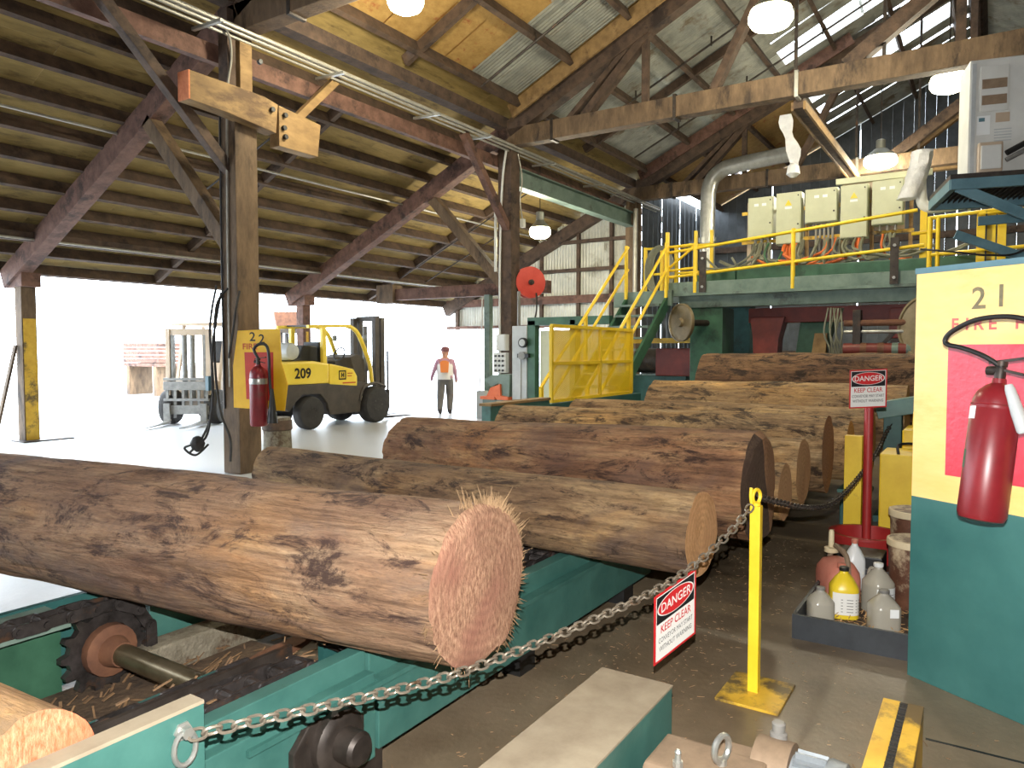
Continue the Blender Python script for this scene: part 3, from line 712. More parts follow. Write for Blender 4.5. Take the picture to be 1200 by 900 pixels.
# bearing on the outer frame
bh = MB(); bh.prism([(-.17, -.13), (.17, -.13), (.17, .06), (.1, .13), (-.1, .13), (-.17, .06)], (SU-.02, 2.0, SZ-.03), (1, 0, 0), (0, 0, 1), (0, -.03, 0))
bb = bh.build('bearing_housing', 'iron', cv, bevel=.006)
part('bearing_ring', 'iron', bb, lambda b: b.lathe([(.115, 0), (.115, .03), (.1, .045), (.085, .05)], (SU, 1.97, SZ), (0, -1, 0), n=24), smooth=True)
part('shaft_end', 'iron', bb, lambda b: b.lathe([(.062, 0), (.062, .10), (.05, .115), (.02, .118)], (SU, 1.95, SZ), (0, -1, 0), n=20), smooth=True)
for dx, dz in ((-.13, -.12), (.13, -.12)): part('bolt', 'iron', bb, lambda b: b.cyl((SU+dx, 1.97, SZ+dz+.02), (SU+dx, 1.94, SZ+dz+.02), .022, n=6))
part('leg', 'iron', cv, lambda b: b.b2((2.0, 2.02, 0), (2.16, 2.2, .12)))
part('leg', 'iron', cv, lambda b: b.b2((.2, 2.02, 0), (.36, 2.2, .12)))
# end plate of the infeed with the shackle
pl = thing('guard_plate', 'green steel guard plate in the lower left with the chain shackled to it', 'plate', (.7, 1.8, .3))
part('sheet', 'teal', pl, lambda b: b.b2((-.3, 1.79, .18), (1.21, 1.83, .735)))
part('edge_strip', 'dust_top', pl, lambda b: b.b2((-.3, 1.788, .735), (1.21, 1.85, .745)))
part('stay', 'teal_dark', pl, lambda b: b.b2((.2, 1.83, .25), (.26, 2.0, .4)))
part('stay', 'teal_dark', pl, lambda b: b.b2((1.0, 1.83, .25), (1.06, 2.0, .4)))
part('anchor_nut', 'galv', pl, lambda b: b.lathe([(.026, 0), (.026, .006), (.017, .006), (.017, .028)], (1.145, 1.79, .685), (0, -1, 0), n=6))
sh = MB(); sh.tube([(1.14+.032*math.cos(t), 1.772, .645+.045*math.sin(t)) for t in [2*PI*k/16 for k in range(16)]], .0075, n=8, closed=True); sh.build('shackle', 'galv', pl, smooth=True)
# second conveyor that carries the logs on
c2 = thing('log_deck_conveyor', 'long green box-rail log deck under the front logs', 'conveyor', (3.5, 2.4, 0))
part('side_rail', 'teal', c2, lambda b: b.b2((2.12, 2.0, .12), (4.92, 2.05, .4)), bevel=.005)
part('top_flange', 'teal', c2, lambda b: b.b2((2.12, 2.05, .36), (4.92, 2.13, .5)), bevel=.005)
part('ledge', 'teal', c2, lambda b: b.b2((1.5, 1.982, .382), (4.92, 1.999, .403)))
part('inner_rail', 'teal_dark', c2, lambda b: b.b2((2.3, 2.5, .12), (4.92, 2.54, .48)))
part('chain_track', 'iron', c2, lambda b: b.b2((2.3, 2.13, .36), (4.92, 2.5, .42)))
part('far_rail', 'teal', c2, lambda b: b.b2((2.15, 3.62, .1), (4.92, 3.67, .5)), bevel=.004)
part('far_rail', 'teal_dark', c2, lambda b: b.b2((2.15, 3.9, .1), (4.92, 3.95, .48)))
part('sill', 'weathered', c2, lambda b: b.b2((2.0, 3.40, .08), (3.4, 3.55, .24)), bevel=.01)
for v in (2.24, 2.4, 3.78): chain_along(c2, [(2.2+k*.1, v, .46) for k in range(28)])
for uu in (3.2, 4.5): part('foot', 'black', c2, lambda b: b.b2((uu, 2.02, 0), (uu+.15, 2.18, .14)))
for uu in (2.6, 4.4): part('foot', 'black', c2, lambda b: b.b2((uu, 3.65, 0), (uu+.15, 3.85, .14)))
# third deck, mostly hidden, that lifts the far logs to the machine
c3 = thing('transfer_deck', 'dark steel transfer deck carrying the farther logs', 'conveyor', (7.4, 2.4, 0))
for v in (2.1, 3.6):
    part('rail', 'teal_dark', c3, lambda b: b.b2((5.0, v, .1), (9.3, v+.3, .47)))
    part('ramp', 'teal_dark', c3, lambda b: b.prism([(9.1, .1), (10.6, .1), (10.6, .73), (9.3, .73), (9.25, .5), (9.1, .47)], (0, v, 0), (1, 0, 0), (0, 0, 1), (0, .3, 0)))
    part('rail_foot', 'black', c3, lambda b: b.b2((6, v+.05, 0), (6.2, v+.25, .1)))
    part('rail_foot', 'black', c3, lambda b: b.b2((8.6, v+.05, 0), (8.8, v+.25, .1)))
    part('rail_foot', 'black', c3, lambda b: b.b2((10.2, v+.05, 0), (10.4, v+.25, .1)))
part('cross_member', 'iron', c3, lambda b: b.b2((5.2, 2.4, .15), (5.35, 3.6, .35)))
part('cross_member', 'iron', c3, lambda b: b.b2((8.2, 2.4, .15), (8.35, 3.6, .35)))

# ================================================================== BARRIER: post, chain, signs
st = thing('stanchion', 'yellow chain stanchion on a flat steel base plate', 'stanchion', (3.68, .95, 0))
part('base_plate', 'yellow_worn', st, lambda b: b.b2((3.5, .79, 0), (3.86, 1.09, .014)), bevel=.002)
part('pole', 'yellow', st, lambda b: b.box((3.68, .95, .475), (.05, .05, .93)), bevel=.003)
ey = MB(); ey.tube([(3.68+.024*math.cos(t), .95-.012*math.cos(t), .985+.034*math.sin(t)) for t in [2*PI*k/18 for k in range(18)]], .009, n=8, closed=True); ey.cyl((3.68, .95, .935), (3.68, .95, .955), .02, n=10); ey.build('eye_bolt', 'yellow', st, smooth=True)
part('top_hook', 'yellow', st, lambda b: b.tube(smoothpath([(3.655, .965, .94), (3.65, .97, .99), (3.652, .968, 1.03)], 3), .008), smooth=True)
def torus_link(L, Wd, r, m):
    b = MB(); pts = []
    a = L/2-Wd/2
    for k in range(7): t = -PI/2+PI*k/6; pts.append((a+Wd/2*math.cos(t), Wd/2*math.sin(t), 0))
    for k in range(7): t = PI/2+PI*k/6; pts.append((-a+Wd/2*math.cos(t), Wd/2*math.sin(t), 0))
    b.tube(pts, r, n=6, closed=True); o = b.build('link', m, smooth=True); me = o.data; bpy.data.objects.remove(o); return me
LK = torus_link(.05, .032, .0048, 'chainlink'); LKD = torus_link(.05, .032, .0048, 'iron')
def hang_chain(name, label, pts, me, pitch=.040):
    path = smoothpath(pts, 12); t = thing(name, label, 'chain', path[0]); tot = 0; segs = []
    for a, b in zip(path, path[1:]): segs.append((tot, a, b)); tot += (b-a).length
    def at(d):
        for t0, a, b in reversed(segs):
            if d >= t0: return a+(b-a)*((d-t0)/max(1e-6, (b-a).length))
    for i in range(int(tot/pitch)):
        p = at(i*pitch); q = at(min(tot, (i+1)*pitch)); x = (q-p).normalized(); y = x.cross(V(0, 0, 1)).normalized(); z = x.cross(y)
        R = Matrix((x, y, z)).transposed().to_4x4() @ Matrix.Rotation(PI/2*(i % 2)+.6, 4, 'X')
        inst('link', me, t, M=Matrix.Translation((p+q)/2-path[0]) @ R)
hang_chain('barrier_chain', 'steel barrier chain slung from the green plate to the yellow stanchion', [(1.15, 1.766, .675), (1.25, 1.74, .665), (1.57, 1.635, .63), (1.93, 1.52, .6), (2.21, 1.43, .605), (2.54, 1.325, .625), (2.95, 1.19, .67), (3.23, 1.1, .735), (3.51, 1.005, .86), (3.665, .955, .965)], LK)
hang_chain('rear_chain', 'dark chain sagging from the stanchion towards the small danger sign', [(3.71, .945, .975), (3.86, .94, .94), (4.2, .93, .86), (4.6, .92, .77), (5.31, .90, .66), (6.13, .885, .65), (7.24, .85, .76), (7.98, .83, .92), (8.13, .80, .98)], LKD)

def danger_sign(root, o, x, y, w, h, parent_name='board', th=.004):
    """white board, red rim, black header with red oval, four lines of lettering"""
    o = Vector(o); x = Vector(x).normalized(); y = Vector(y).normalized(); n = x.cross(y)
    def rect(b, x0, x1, y0, y1, d): b.add([o+x*x0+y*y0+n*d, o+x*x1+y*y0+n*d, o+x*x1+y*y1+n*d, o+x*x0+y*y1+n*d], [(0, 1, 2, 3)])
    bd = MB(); bd.prism([(0, 0), (w, 0), (w, h), (0, h)], o, x, y, -n*th); pb = bd.build('sign_board', 'sign_red', root)
    e = .035*w
    b = MB(); rect(b, e, w-e, e, h-e, .0004); b.build('white_field', 'sign_white', pb)
    b = MB(); rect(b, e*1.4, w-e*1.4, h*.56, h-e*1.4, .0008); b.build('black_header', 'sign_black', pb)
    for k, (s_, m_) in enumerate(((1.0, 'sign_white'), (.94, 'sign_red'))):
        b = MB(); b.add([o+x*(w/2+.44*w*s_*math.cos(t))+y*(h*.765+.165*h*s_*math.sin(t))+n*(.0012+.0004*k) for t in [2*PI*i/32 for i in range(32)]], [tuple(range(32))]); b.build('oval', m_, pb)
    def line(t, yy, size, ws, m_): 
        b = MB(); letters(b, t, o+x*(w/2)+y*yy, x, y, size, ws, depth=.002, align='CENTER', bold=size*.012 if size > .045 else 0); b.build('lettering', m_, pb)
    line('DANGER', h*.705, h*.19, .92, 'sign_white'); line('KEEP CLEAR', h*.41, h*.165, .80, 'sign_red')
    line('CONVEYOR MAY START', h*.275, h*.105, .70, 'sign_black'); line('WITHOUT WARNING', h*.15, h*.105, .74, 'sign_black')
    return pb
s1 = thing('danger_sign', 'danger keep clear sign hung on the barrier chain', 'sign', (2.95, 1.19, .34))
dx = V(3.23-2.95, 1.1-1.19, 0).normalized(); dx.z = .255
danger_sign(s1, (2.953, 1.183, .345), dx, (0, 0, 1), .295, .30)
for p in ((2.96, 1.186, .655), (3.22, 1.1, .72)):
    part('tie', 'galv', s1, lambda b: b.cyl(p, (p[0], p[1], p[2]+.03), .003, n=6))
s2 = thing('sign_post', 'small danger sign on a red pole standing in a red bucket base', 'sign', (6.6, .84, 0))
part('pole', 'red_paint', s2, lambda b: b.cyl((6.6, .82, .06), (6.6, .82, 1.30), .035, n=14), smooth=True)
part('bucket_base', 'red_paint', s2, lambda b: b.lathe([(.23, 0), (.25, .02), (.27, .2), (.285, .2), (.285, .22), (.25, .22), (.24, .1)], (6.6, .82, 0), n=24), smooth=True)
x2 = V(.46, -.89, .05).normalized()
danger_sign(s2, V(6.56, .82, 1.24)-x2*.15, x2, (0, 0, 1), .29, .31)

# ================================================================== FOREGROUND: box beam, gear motor, brush guard
bx = thing('box_beam', 'dusty green box beam on the floor in the foreground', 'beam', (1.9, 1.15, 0))
part('beam_body', 'teal', bx, lambda b: b.b2((.5, 1.01, .0), (2.71, 1.31, .392)), bevel=.004)
part('dusty_top', 'dust_top', bx, lambda b: b.b2((.5, 1.008, .392), (2.712, 1.312, .4)))
gm = thing('gear_motor', 'grey finned gear motor with lifting eye at the bottom edge', 'motor', (2.55, .7, 0))
part('gearbox', 'dusty_brown', gm, lambda b: b.prism([(0, 0), (.3, 0), (.3, .24), (.26, .27), (.04, .27), (0, .24)], (2.2, .96, .0), (1, 0, 0), (0, 0, 1), (0, -.36, 0)), bevel=.012)
part('gearbox_flange', 'dusty_brown', gm, lambda b: b.cyl((2.54, .66, .17), (2.54, .54, .17), .135, n=28), smooth=True)
part('gearbox_neck', 'dusty_brown', gm, lambda b: b.b2((2.4, .56, .06), (2.56, .8, .25)))
mo = part('motor_body', 'motor_grey', gm, lambda b: b.cyl((2.54, .54, .17), (2.54, .42, .17), .10, n=24), smooth=True)
for k in range(16):
    t = 2*PI*k/16; d = V(math.cos(t), 0, math.sin(t))
    part('fin', 'motor_grey', mo, lambda b: b.bar(V(2.54, .53, .17)+d*.108, V(2.54, .43, .17)+d*.108, .008, .024, up=d))
part('fan_cover', 'motor_grey', gm, lambda b: b.lathe([(.115, 0), (.12, .01), (.115, .06), (.09, .075)], (2.54, .43, .17), (0, -1, 0), n=24), smooth=True)
part('stand', 'iron', gm, lambda b: b.b2((2.46, .44, -.035), (2.62, .52, .08)))
ei = MB(); ei.tube([(2.36+.04*math.cos(t), .73-.012*math.cos(t), .325+.043*math.sin(t)) for t in [2*PI*k/20 for k in range(20)]], .011, n=8, closed=True); ei.cyl((2.36, .73, .26), (2.36, .73, .29), .018, n=8); ei.build('lifting_eye', 'galv', gm, smooth=True)
part('grease_fitting', 'galv', gm, lambda b: b.lathe([(.018, 0), (.018, .02), (.012, .022), (.010, .045), (.012, .05), (.006, .06)], (2.27, .85, .268), n=8))
ct = part('conduit_fitting', 'wolf_grey', gm, lambda b: b.lathe([(.034, 0), (.034, .05), (.03, .055), (.03, .09), (.022, .095), (.024, .125), (.018, .13)], (2.60, .60, .22), n=14), smooth=True)
part('conduit_plug', 'wolf_grey', ct, lambda b: b.cyl((2.60, .60, .275), (2.595, .55, .265), .02, n=10), smooth=True)
for q_ in ((2.25, .66, -.035), (2.25, .9, -.035)): part('foot', 'iron', gm, lambda b: b.b2(q_, (q_[0]+.2, q_[1]+.06, .0)))
gm.location = (2.62, .70, .035)
yg = thing('brush_guard', 'worn yellow guard box with a black brush slot along its top', 'guard', (2.6, .25, 0))
for (v0, v1) in ((.18, .235), (.26, .32)):
    part('top_panel', 'yellow_worn', yg, lambda b: b.b2((2.15, v0, .335), (3.16, v1, .35)), bevel=.003)
part('side_panel', 'yellow_worn', yg, lambda b: b.b2((2.15, .305, .0), (3.15, .318, .336)))
part('side_panel', 'yellow_worn', yg, lambda b: b.b2((2.15, .182, .0), (3.15, .195, .336)))
part('end_panel', 'yellow_worn', yg, lambda b: b.b2((3.145, .182, .0), (3.16, .318, .336)))
br = MB()
for k in range(100): br.box((2.16+k*.01, .2475, .342+.003*math.sin(k*1.7)), (.006, .026, .02))
tag(br.build('brush', 'black', yg), kind='stuff')

# ================================================================== FIRE BOARDS AND EXTINGUISHERS
PX = V(-.527, -.85, 0).normalized(); PY = V(0, 0, 1); PN = PX.cross(PY); PO = V(4.33, .33, 0)
pn = thing('fire_point_partition', 'teal partition at the right edge with painted yellow and red fire board', 'partition', PO)
def prect(name, m, x0, x1, y0, y1, d0, d1, par, bev=0):
    b = MB(); b.prism([(x0, y0), (x1, y0), (x1, y1), (x0, y1)], PO+PN*d0, PX, PY, PN*(d1-d0)); return b.build(name, m, par, bevel=bev)
prect('steel_panel', 'panel_teal', 0, 1.5, 0, 2.11, -.05, 0, pn, .004)
yb = prect('yellow_board', 'panel_yellow', .006, 1.5, .95, 2.09, 0, .006, pn)
prect('top_edge', 'bluesteel', -.002, 1.5, 2.092, 2.12, -.05, .008, pn)
prect('red_field', 'panel_red', .185, 1.1, 1.085, 1.73, .006, .009, yb)
for (t, x, z, s_, m_, sp) in (('2', .292, 1.90, .145, 'letter_faded', 0), ('1', .395, 1.905, .145, 'letter_faded', 0), ('F', .195, 1.80, .082, 'letter_red', 0), ('I', .265, 1.80, .082, 'letter_red', 0), ('R', .305, 1.80, .082, 'letter_red', 0), ('E', .375, 1.80, .082, 'letter_red', 0), ('F', .495, 1.80, .082, 'letter_red', 0)):
    b = MB(); letters(b, t, PO+PX*x+PY*z+PN*.006, PX, PY, s_, 1.0, depth=.0015, bold=.002); b.build('lettering', m_, yb)

def extinguisher(label, base, axis, r, h, side, m='ext_red', near=True):
    """lathe body, neck, squeeze valve, hose with nozzle; side = viewer-right vector"""
    base = Vector(base); ax = Vector(axis).normalized(); sd = Vector(side).normalized(); fr = sd.cross(ax)
    t = thing('fire_extinguisher', label, 'extinguisher', base)
    part('cylinder', m, t, lambda b: b.lathe([(r*.55, 0), (r*.9, .008), (r, .03), (r, h*.8), (r*.985, h*.8+.002), (r*.985, h*.82), (r*.96, h*.87), (r*.82, h*.93), (r*.55, h*.975), (r*.3, h), (r*.28, h+.02)], base, ax, n=36), smooth=True)
    top = base+ax*(h+.02)
    vv = part('valve', 'iron', t, lambda b: b.lathe([(r*.22, 0), (r*.24, .02), (r*.2, .05), (r*.26, .055), (r*.26, .075)], top, ax, n=14), smooth=True)
    part('lever', 'iron', vv, lambda b: b.bar(top+ax*.07-sd*.05, top+ax*.095+sd*.12, .018, .012))
    part('lever', 'iron', vv, lambda b: b.bar(top+ax*.05-sd*.04, top+ax*.02+sd*.1, .018, .01))
    part('gauge', 'iron', vv, lambda b: b.cyl(top+ax*.035, top+ax*.035-sd*.055, .02, n=12))
    return t, top, ax, sd, fr
exb = V(3.76, .02, .965); exaxis = V(.085, -.06, .685)
ex, top, ax, sd, fr = extinguisher('large red extinguisher with black looped hose at the right edge', exb, exaxis, .094, .60, PX)
def X(a, b_, c=0): return top+PX*a+PY*b_+PN*c
part('hose', 'black', ex, lambda b: b.tube(smoothpath([X(.01, .05), X(-.06, .10, .02), X(-.15, .135, .03), X(-.215, .15, .03), X(-.23, .175, .03), X(-.19, .215, .03), X(-.08, .26, .03), X(.06, .265, .02), X(.16, .22, 0), X(.24, .1, 0), X(.22, -.1, .0), X(.14, -.3, .0)], 6), .011, n=10), smooth=True)
part('nozzle', 'grey_box', ex, lambda b: b.lathe([(.014, 0), (.02, .02), (.026, .12), (.026, .2), (.02, .21)], X(.08, -.02, .07), V(.0, .0, -1)+PX*.35, n=14), smooth=True)
part('discharge_horn', 'motor_grey', ex, lambda b: b.lathe([(.02, 0), (.03, .03), (.036, .26), (.036, .3)], X(.16, -.16, -.06), (0, 0, -1), n=14), smooth=True)
ea = exaxis.normalized(); lb0 = exb+ea*.46
es = (PX-ea*PX.dot(ea)).normalized(); ef = es.cross(ea)
def lab(name, m, a0, a1, h0, h1):
    b = MB(); vs_ = []
    for hh in (h0, h1):
        for k in range(7):
            t = a0+(a1-a0)*k/6; vs_.append(exb+ea*hh+(es*math.sin(t)+ef*math.cos(t))*.0948)
    b.add(vs_, [(k, k+1, 8+k, 7+k) for k in range(6)]); b.build(name, m, ex)
lab('inspection_label', 'white_paper', -.95, -.3, .435, .49); lab('green_label', 'cable_green', -1.1, -.6, .22, .30)
part('cylinder_seam', 'ext_red', ex, lambda b: b.lathe([(.0945, 0), (.096, .003), (.0945, .006)], exb+ea*.5, ea, n=36), smooth=True)

# board on the timber post
AX = V(.30, -.954, 0).normalized(); AN = AX.cross(PY); AO = V(6.36, 8.60, 0)
fb = thing('fire_board', 'yellow fire point board on the big timber post', 'board', (6.35, 8.55, .9))
b = MB(); b.prism([(-.0, .93), (.78, .90), (.83, 1.25), (.74, 1.55), (.72, 1.99), (.08, 1.97), (.0, 1.5)], AO, AX, PY, AN*.012)
yb2 = b.build('yellow_board', 'board_yellow', fb)
b = MB(); b.prism([(.2, 1.05), (.62, 1.03), (.62, 1.68), (.18, 1.68)], AO+AN*.012, AX, PY, AN*.003); b.build('red_field', 'board_red', yb2)
for (t, x, z, s_, m_) in (('2', .26, 1.83, .17, 'sign_black'), ('2', .40, 1.80, .17, 'sign_black'), ('FIRE', .15, 1.72, .11, 'letter_red_b')):
    b = MB(); letters(b, t, AO+AX*x+PY*z+AN*.013, AX, PY, s_, 1.15, depth=.002, bold=.002); b.build('lettering', m_, yb2)
e2, top, ax2, sd2, fr2 = extinguisher('red extinguisher with silver band hanging on the timber post board', AO+AX*.47+AN*.13+V(0, 0, .70), (0, 0, 1), .115, .80, AX)
part('silver_band', 'galv', e2, lambda b: b.lathe([(.1155, 0), (.117, .005), (.117, .07), (.1155, .075)], AO+AX*.47+AN*.13+V(0, 0, 1.26), n=24), smooth=True)
q0 = AO+AX*.47+AN*.13
part('hose', 'black', e2, lambda b: b.tube(smoothpath([q0+V(0, 0, 1.6), q0+AX*-.06+V(0, 0, 1.72), q0+AX*.04+V(0, 0, 1.79), q0+AX*.15+V(0, 0, 1.72), q0+AX*.17+V(0, 0, 1.3), q0+AX*.2+V(0, 0, 1.0)]), .02), smooth=True)
part('horn', 'black', e2, lambda b: b.lathe([(.02, 0), (.06, .35), (.07, .45)], q0+AX*.2+V(0, 0, 1.2), (0, 0, -1), n=12), smooth=True)
# cords hanging at the post
cd = thing('hanging_cords', 'tangle of dark cords hanging down the left side of the big timber post', 'cord', (6.4, 9.0, .3))
for k, pts in enumerate(([(6.40, 9.0, 2.6), (6.3, 9.02, 2.0), (6.32, 9.0, 1.2), (6.25, 9.05, .55), (6.15, 9.2, .42), (6.1, 9.35, .35), (6.2, 9.25, .25), (6.3, 9.1, .4)],
                         [(6.40, 8.9, 2.5), (6.28, 8.95, 1.7), (6.3, 9.0, .9), (6.22, 9.12, .5), (6.12, 9.25, .3)],
                         [(6.40, 8.75, 2.55), (6.32, 8.9, 2.3), (6.34, 8.98, 1.6), (6.28, 8.8, .9), (6.36, 8.7, .5), (6.3, 8.62, .2)],
                         [(6.4, 8.5, 2.5), (6.3, 8.45, 2.25), (6.33, 8.55, 2.0), (6.3, 8.62, 1.6)])):
    part('cord', 'rubber', cd, lambda b: b.tube(smoothpath(pts), .016, n=6), smooth=True)
part('plug', 'bluesteel', cd, lambda b: b.box((6.3, 9.06, 1.25), (.07, .07, .2)))
part('knot', 'rubber', cd, lambda b: b.lathe([(.02, 0), (.08, .05), (.1, .12), (.06, .2), (.02, .22)], (6.2, 9.2, .3), n=8), smooth=True)
# sawn round standing behind the post
stp = thing('log_round', 'short dark wood round standing on the floor beside the timber post', 'stump', (8.43, 10.25, 0))
sm = MB(); vs_ = []
for i, (z, rr) in enumerate(((0, .24), (.15, .235), (.3, .23), (.42, .245), (.56, .22))):
    for k in range(20): t = 2*PI*k/20; q = rr*(1+.07*mn.noise(V(math.cos(t)*2, math.sin(t)*2, z*4))); vs_.append((8.43+q*math.cos(t), 10.25+q*math.sin(t), z))
sm.add(vs_, [(i*20+k, i*20+(k+1) % 20, (i+1)*20+(k+1) % 20, (i+1)*20+k) for i in range(4) for k in range(20)]+[tuple(range(80, 100)), tuple(range(19, -1, -1))]); sm.build('round', 'weathered', stp, smooth=True)
part('bark_band', 'timber_dark', stp, lambda b: b.lathe([(.236, 0), (.255, .02), (.25, .16), (.235, .18)], (8.43, 10.25, .34), n=20), smooth=True)
tag(part('crumpled_wrapper', 'white_paper', None, lambda b: b.lathe([(.02, 0), (.07, .02), (.05, .1), (.08, .16), (.02, .2)], (6.6, 8.1, .0), n=7)), 'small white crumpled bundle at the foot of the timber post', 'litter')

# ================================================================== DRIP TRAY WITH JUGS
tr = thing('drip_tray', 'black drip tray of jugs and oil cans beside the teal partition', 'tray', (5.1, .4, 0))
part('tray_floor', 'tray_black', tr, lambda b: b.b2((4.52, -.25, 0), (5.75, .95, .015)))
for a_, b_ in (((4.52, -.25, 0), (4.54, .95, .145)), ((5.73, -.25, 0), (5.75, .95, .145)), ((4.54, .93, 0), (5.73, .95, .145)), ((4.54, -.25, 0), (5.73, -.23, .145))):
    part('tray_wall', 'tray_black', tr, lambda b: b.b2(a_, b_))
sv = MB(); rr = random.Random(5)
for k in range(900):
    p = V(rr.uniform(4.56, 5.7), rr.uniform(-.1, .91), .02+.06*rr.random()); d = V(rr.uniform(-1, 1), rr.uniform(-1, 1), rr.uniform(-.4, .4)).normalized()*rr.uniform(.01, .035)
    sv.bar(p-d, p+d, .004, .002)
tag(sv.build('absorbent_shavings', 'shavings', tr), kind='stuff')
part('shavings_bed', 'debris', tr, lambda b: b.b2((4.54, -.23, .015), (5.73, .93, .035)))
def jug(label, u, v, m, w=.075, h=.28, cap='jug_white', rz=.5, handle=True, lab_m=None, fluid=None, z=.035):
    t = thing('jug', label, 'jug', (u, v, z), rz, group='jugs in the drip tray')
    b = MB(); secs = [(0, .92), (.02, 1), (.56, 1), (.62, .98), (.8, .62), (.88, .34), (.9, .3), (.95, .3)]; vs_ = []; n = 20
    for (hh, s_) in secs:
        for k in range(n):
            a = 2*PI*k/n; c, s2_ = math.cos(a), math.sin(a); p = .62 if s_ > .7 else 1
            vs_.append((w*s_*math.copysign(abs(c)**p, c), w*s_*math.copysign(abs(s2_)**p, s2_), h*hh))
    m_ = len(secs)
    b.add(vs_, [(i*n+k, i*n+(k+1) % n, (i+1)*n+(k+1) % n, (i+1)*n+k) for i in range(m_-1) for k in range(n)]+[tuple(range(n-1, -1, -1)), tuple(range((m_-1)*n, m_*n))])
    b.build('body', m, t, world=False, smooth=True)
    c = MB(); c.lathe([(w*.33, h*.93), (w*.35, h*.94), (w*.35, h*1.0), (w*.3, h*1.01)], n=16); c.build('cap', cap, t, world=False, smooth=True)
    if handle:
        hd = MB(); hd.tube(smoothpath([(w*.3, 0, h*.86), (w*.75, 0, h*.84), (w*.95, 0, h*.7), (w*.9, 0, h*.58)]), .010, n=8); hd.build('handle', m, t, world=False, smooth=True)
    if lab_m:
        lb_ = MB(); vs_ = []
        for hh in (.1, .54):
            for k in range(13):
                a = PI*.72+PI*1.05*k/12; cx, sx = math.cos(a), math.sin(a); vs_.append((w*1.012*math.copysign(abs(cx)**.62, cx), w*1.012*math.copysign(abs(sx)**.62, sx), h*hh))
        lb_.add(vs_, [(k, k+1, 14+k, 13+k) for k in range(12)]); lo = lb_.build('label', lab_m, t, world=False, smooth=True)
        for q in range(5):
            ln = MB(); vs_ = []
            for hh in (.16+q*.06, .175+q*.06):
                for k in range(5):
                    a = PI*.95+PI*.5*k/4; cx, sx = math.cos(a), math.sin(a); vs_.append((w*1.018*math.copysign(abs(cx)**.62, cx), w*1.018*math.copysign(abs(sx)**.62, sx), h*hh))
            ln.add(vs_, [(k, k+1, 6+k, 5+k) for k in range(4)]); ln.build('print_line', 'wolf_grey', lo, world=False)
    return t
jug('yellow jug with dark cap and big white label in the tray', 4.98, .74, 'jug_yellow', .085, .31, cap='black', lab_m='sign_white', rz=.3)
jug('milky white jug with white cap behind the yellow jug', 5.19, .57, 'jug_clear', .085, .31, rz=.9, fluid='jug_fluid', lab_m='jug_white')
jug('cloudy clear jug at the front corner of the tray', 4.78, .84, 'jug_clear', .075, .22, cap='wolf_grey')
jt = jug('dusty clear jug with small paper tag against the partition', 4.86, .50, 'jug_clear', .085, .24, cap='wolf_grey', lab_m=None)
b = MB(); b.b2((-.0885, -.05, .1), (-.0865, .0, .15)); b.build('paper_tag', 'white_paper', jt, world=False)
jug('white slanted-neck bottle behind the pink fuel can', 5.62, .77, 'jug_white', .065, .34, cap='can_pink', handle=False)
gc = thing('fuel_can', 'faded pinkish red fuel can with upright white spout', 'can', (5.32, .83, .035), .6)
g_ = MB(); vs_ = []; n = 24; secs = [(0, .9), (.02, 1), (.16, 1), (.2, .95), (.25, .7), (.27, .4), (.28, .2)]
for hh, s_ in secs:
    for k in range(n):
        a = 2*PI*k/n; c, s2_ = math.cos(a), math.sin(a); vs_.append((.17*s_*math.copysign(abs(c)**.7, c), .115*s_*math.copysign(abs(s2_)**.7, s2_), hh))
g_.add(vs_, [(i*n+k, i*n+(k+1) % n, (i+1)*n+(k+1) % n, (i+1)*n+k) for i in range(6) for k in range(n)]+[tuple(range(n-1, -1, -1)), tuple(range(6*n, 7*n))]); g_.build('body', 'can_pink', gc, world=False, smooth=True)
hd = MB(); hd.tube(smoothpath([(-.15, 0, .2), (-.12, 0, .31), (0, 0, .345), (.09, 0, .33), (.12, 0, .24)]), .018, n=8); hd.build('handle', 'dusty_brown', gc, world=False, smooth=True)
sp_ = MB(); sp_.lathe([(.045, 0), (.045, .03), (.02, .035), (.018, .13), (.014, .15)], (.06, .02, .3), (0, 0, 1), n=12); sp_.build('spout', 'pail_rim', gc, world=False, smooth=True)
cp_ = MB(); cp_.lathe([(.03, 0), (.03, .03), (.025, .035)], (-.12, .03, .24), (0, 0, 1), n=12); cp_.build('cap', 'can_pink', gc, world=False, smooth=True)
def pail(label, u, v, z, r, h):
    t = thing('pail', label, 'pail', (u, v, z), group='rusty pails')
    b = MB(); b.lathe([(r*.9, 0), (r*.92, .01), (r, h*.86), (r*1.0, h)], n=28); b.build('body', 'pail_rust', t, world=False, smooth=True)
    b = MB(); b.lathe([(r*1.01, h*.9), (r*1.07, h*.91), (r*1.07, h*.97), (r*1.05, h*1.0), (r*.98, h*1.005), (r*.96, h*.97)], n=28); b.build('rim', 'pail_rim', t, world=False, smooth=True)
    b = MB(); b.lathe([(r*.9, h*.97), (r*.9, h*.98), (.02, h*.985)], n=28); b.build('lid', 'rust', t, world=False, smooth=True)
    b = MB(); b.tube(smoothpath([(-r*1.05, 0, h*.8), (-r*.9, -.12, h*.5), (0, -r*1.15, h*.42), (r*.9, -.12, h*.5), (r*1.05, 0, h*.8)]), .004, n=6); b.build('bail_handle', 'iron', t, world=False, smooth=True)
pail('rust-stained pail with pale rim in the tray by the partition', 5.42, .38, .035, .16, .44)
pail('rusty lidded pail behind the tray', 6.3, .44, 0, .18, .5)
tag(part('drum_stand', 'black', None, lambda b: b.box((6.1, .80, .09), (.3, .34, .18)), bevel=.01), 'black block on the floor in front of the red bucket base', 'block')
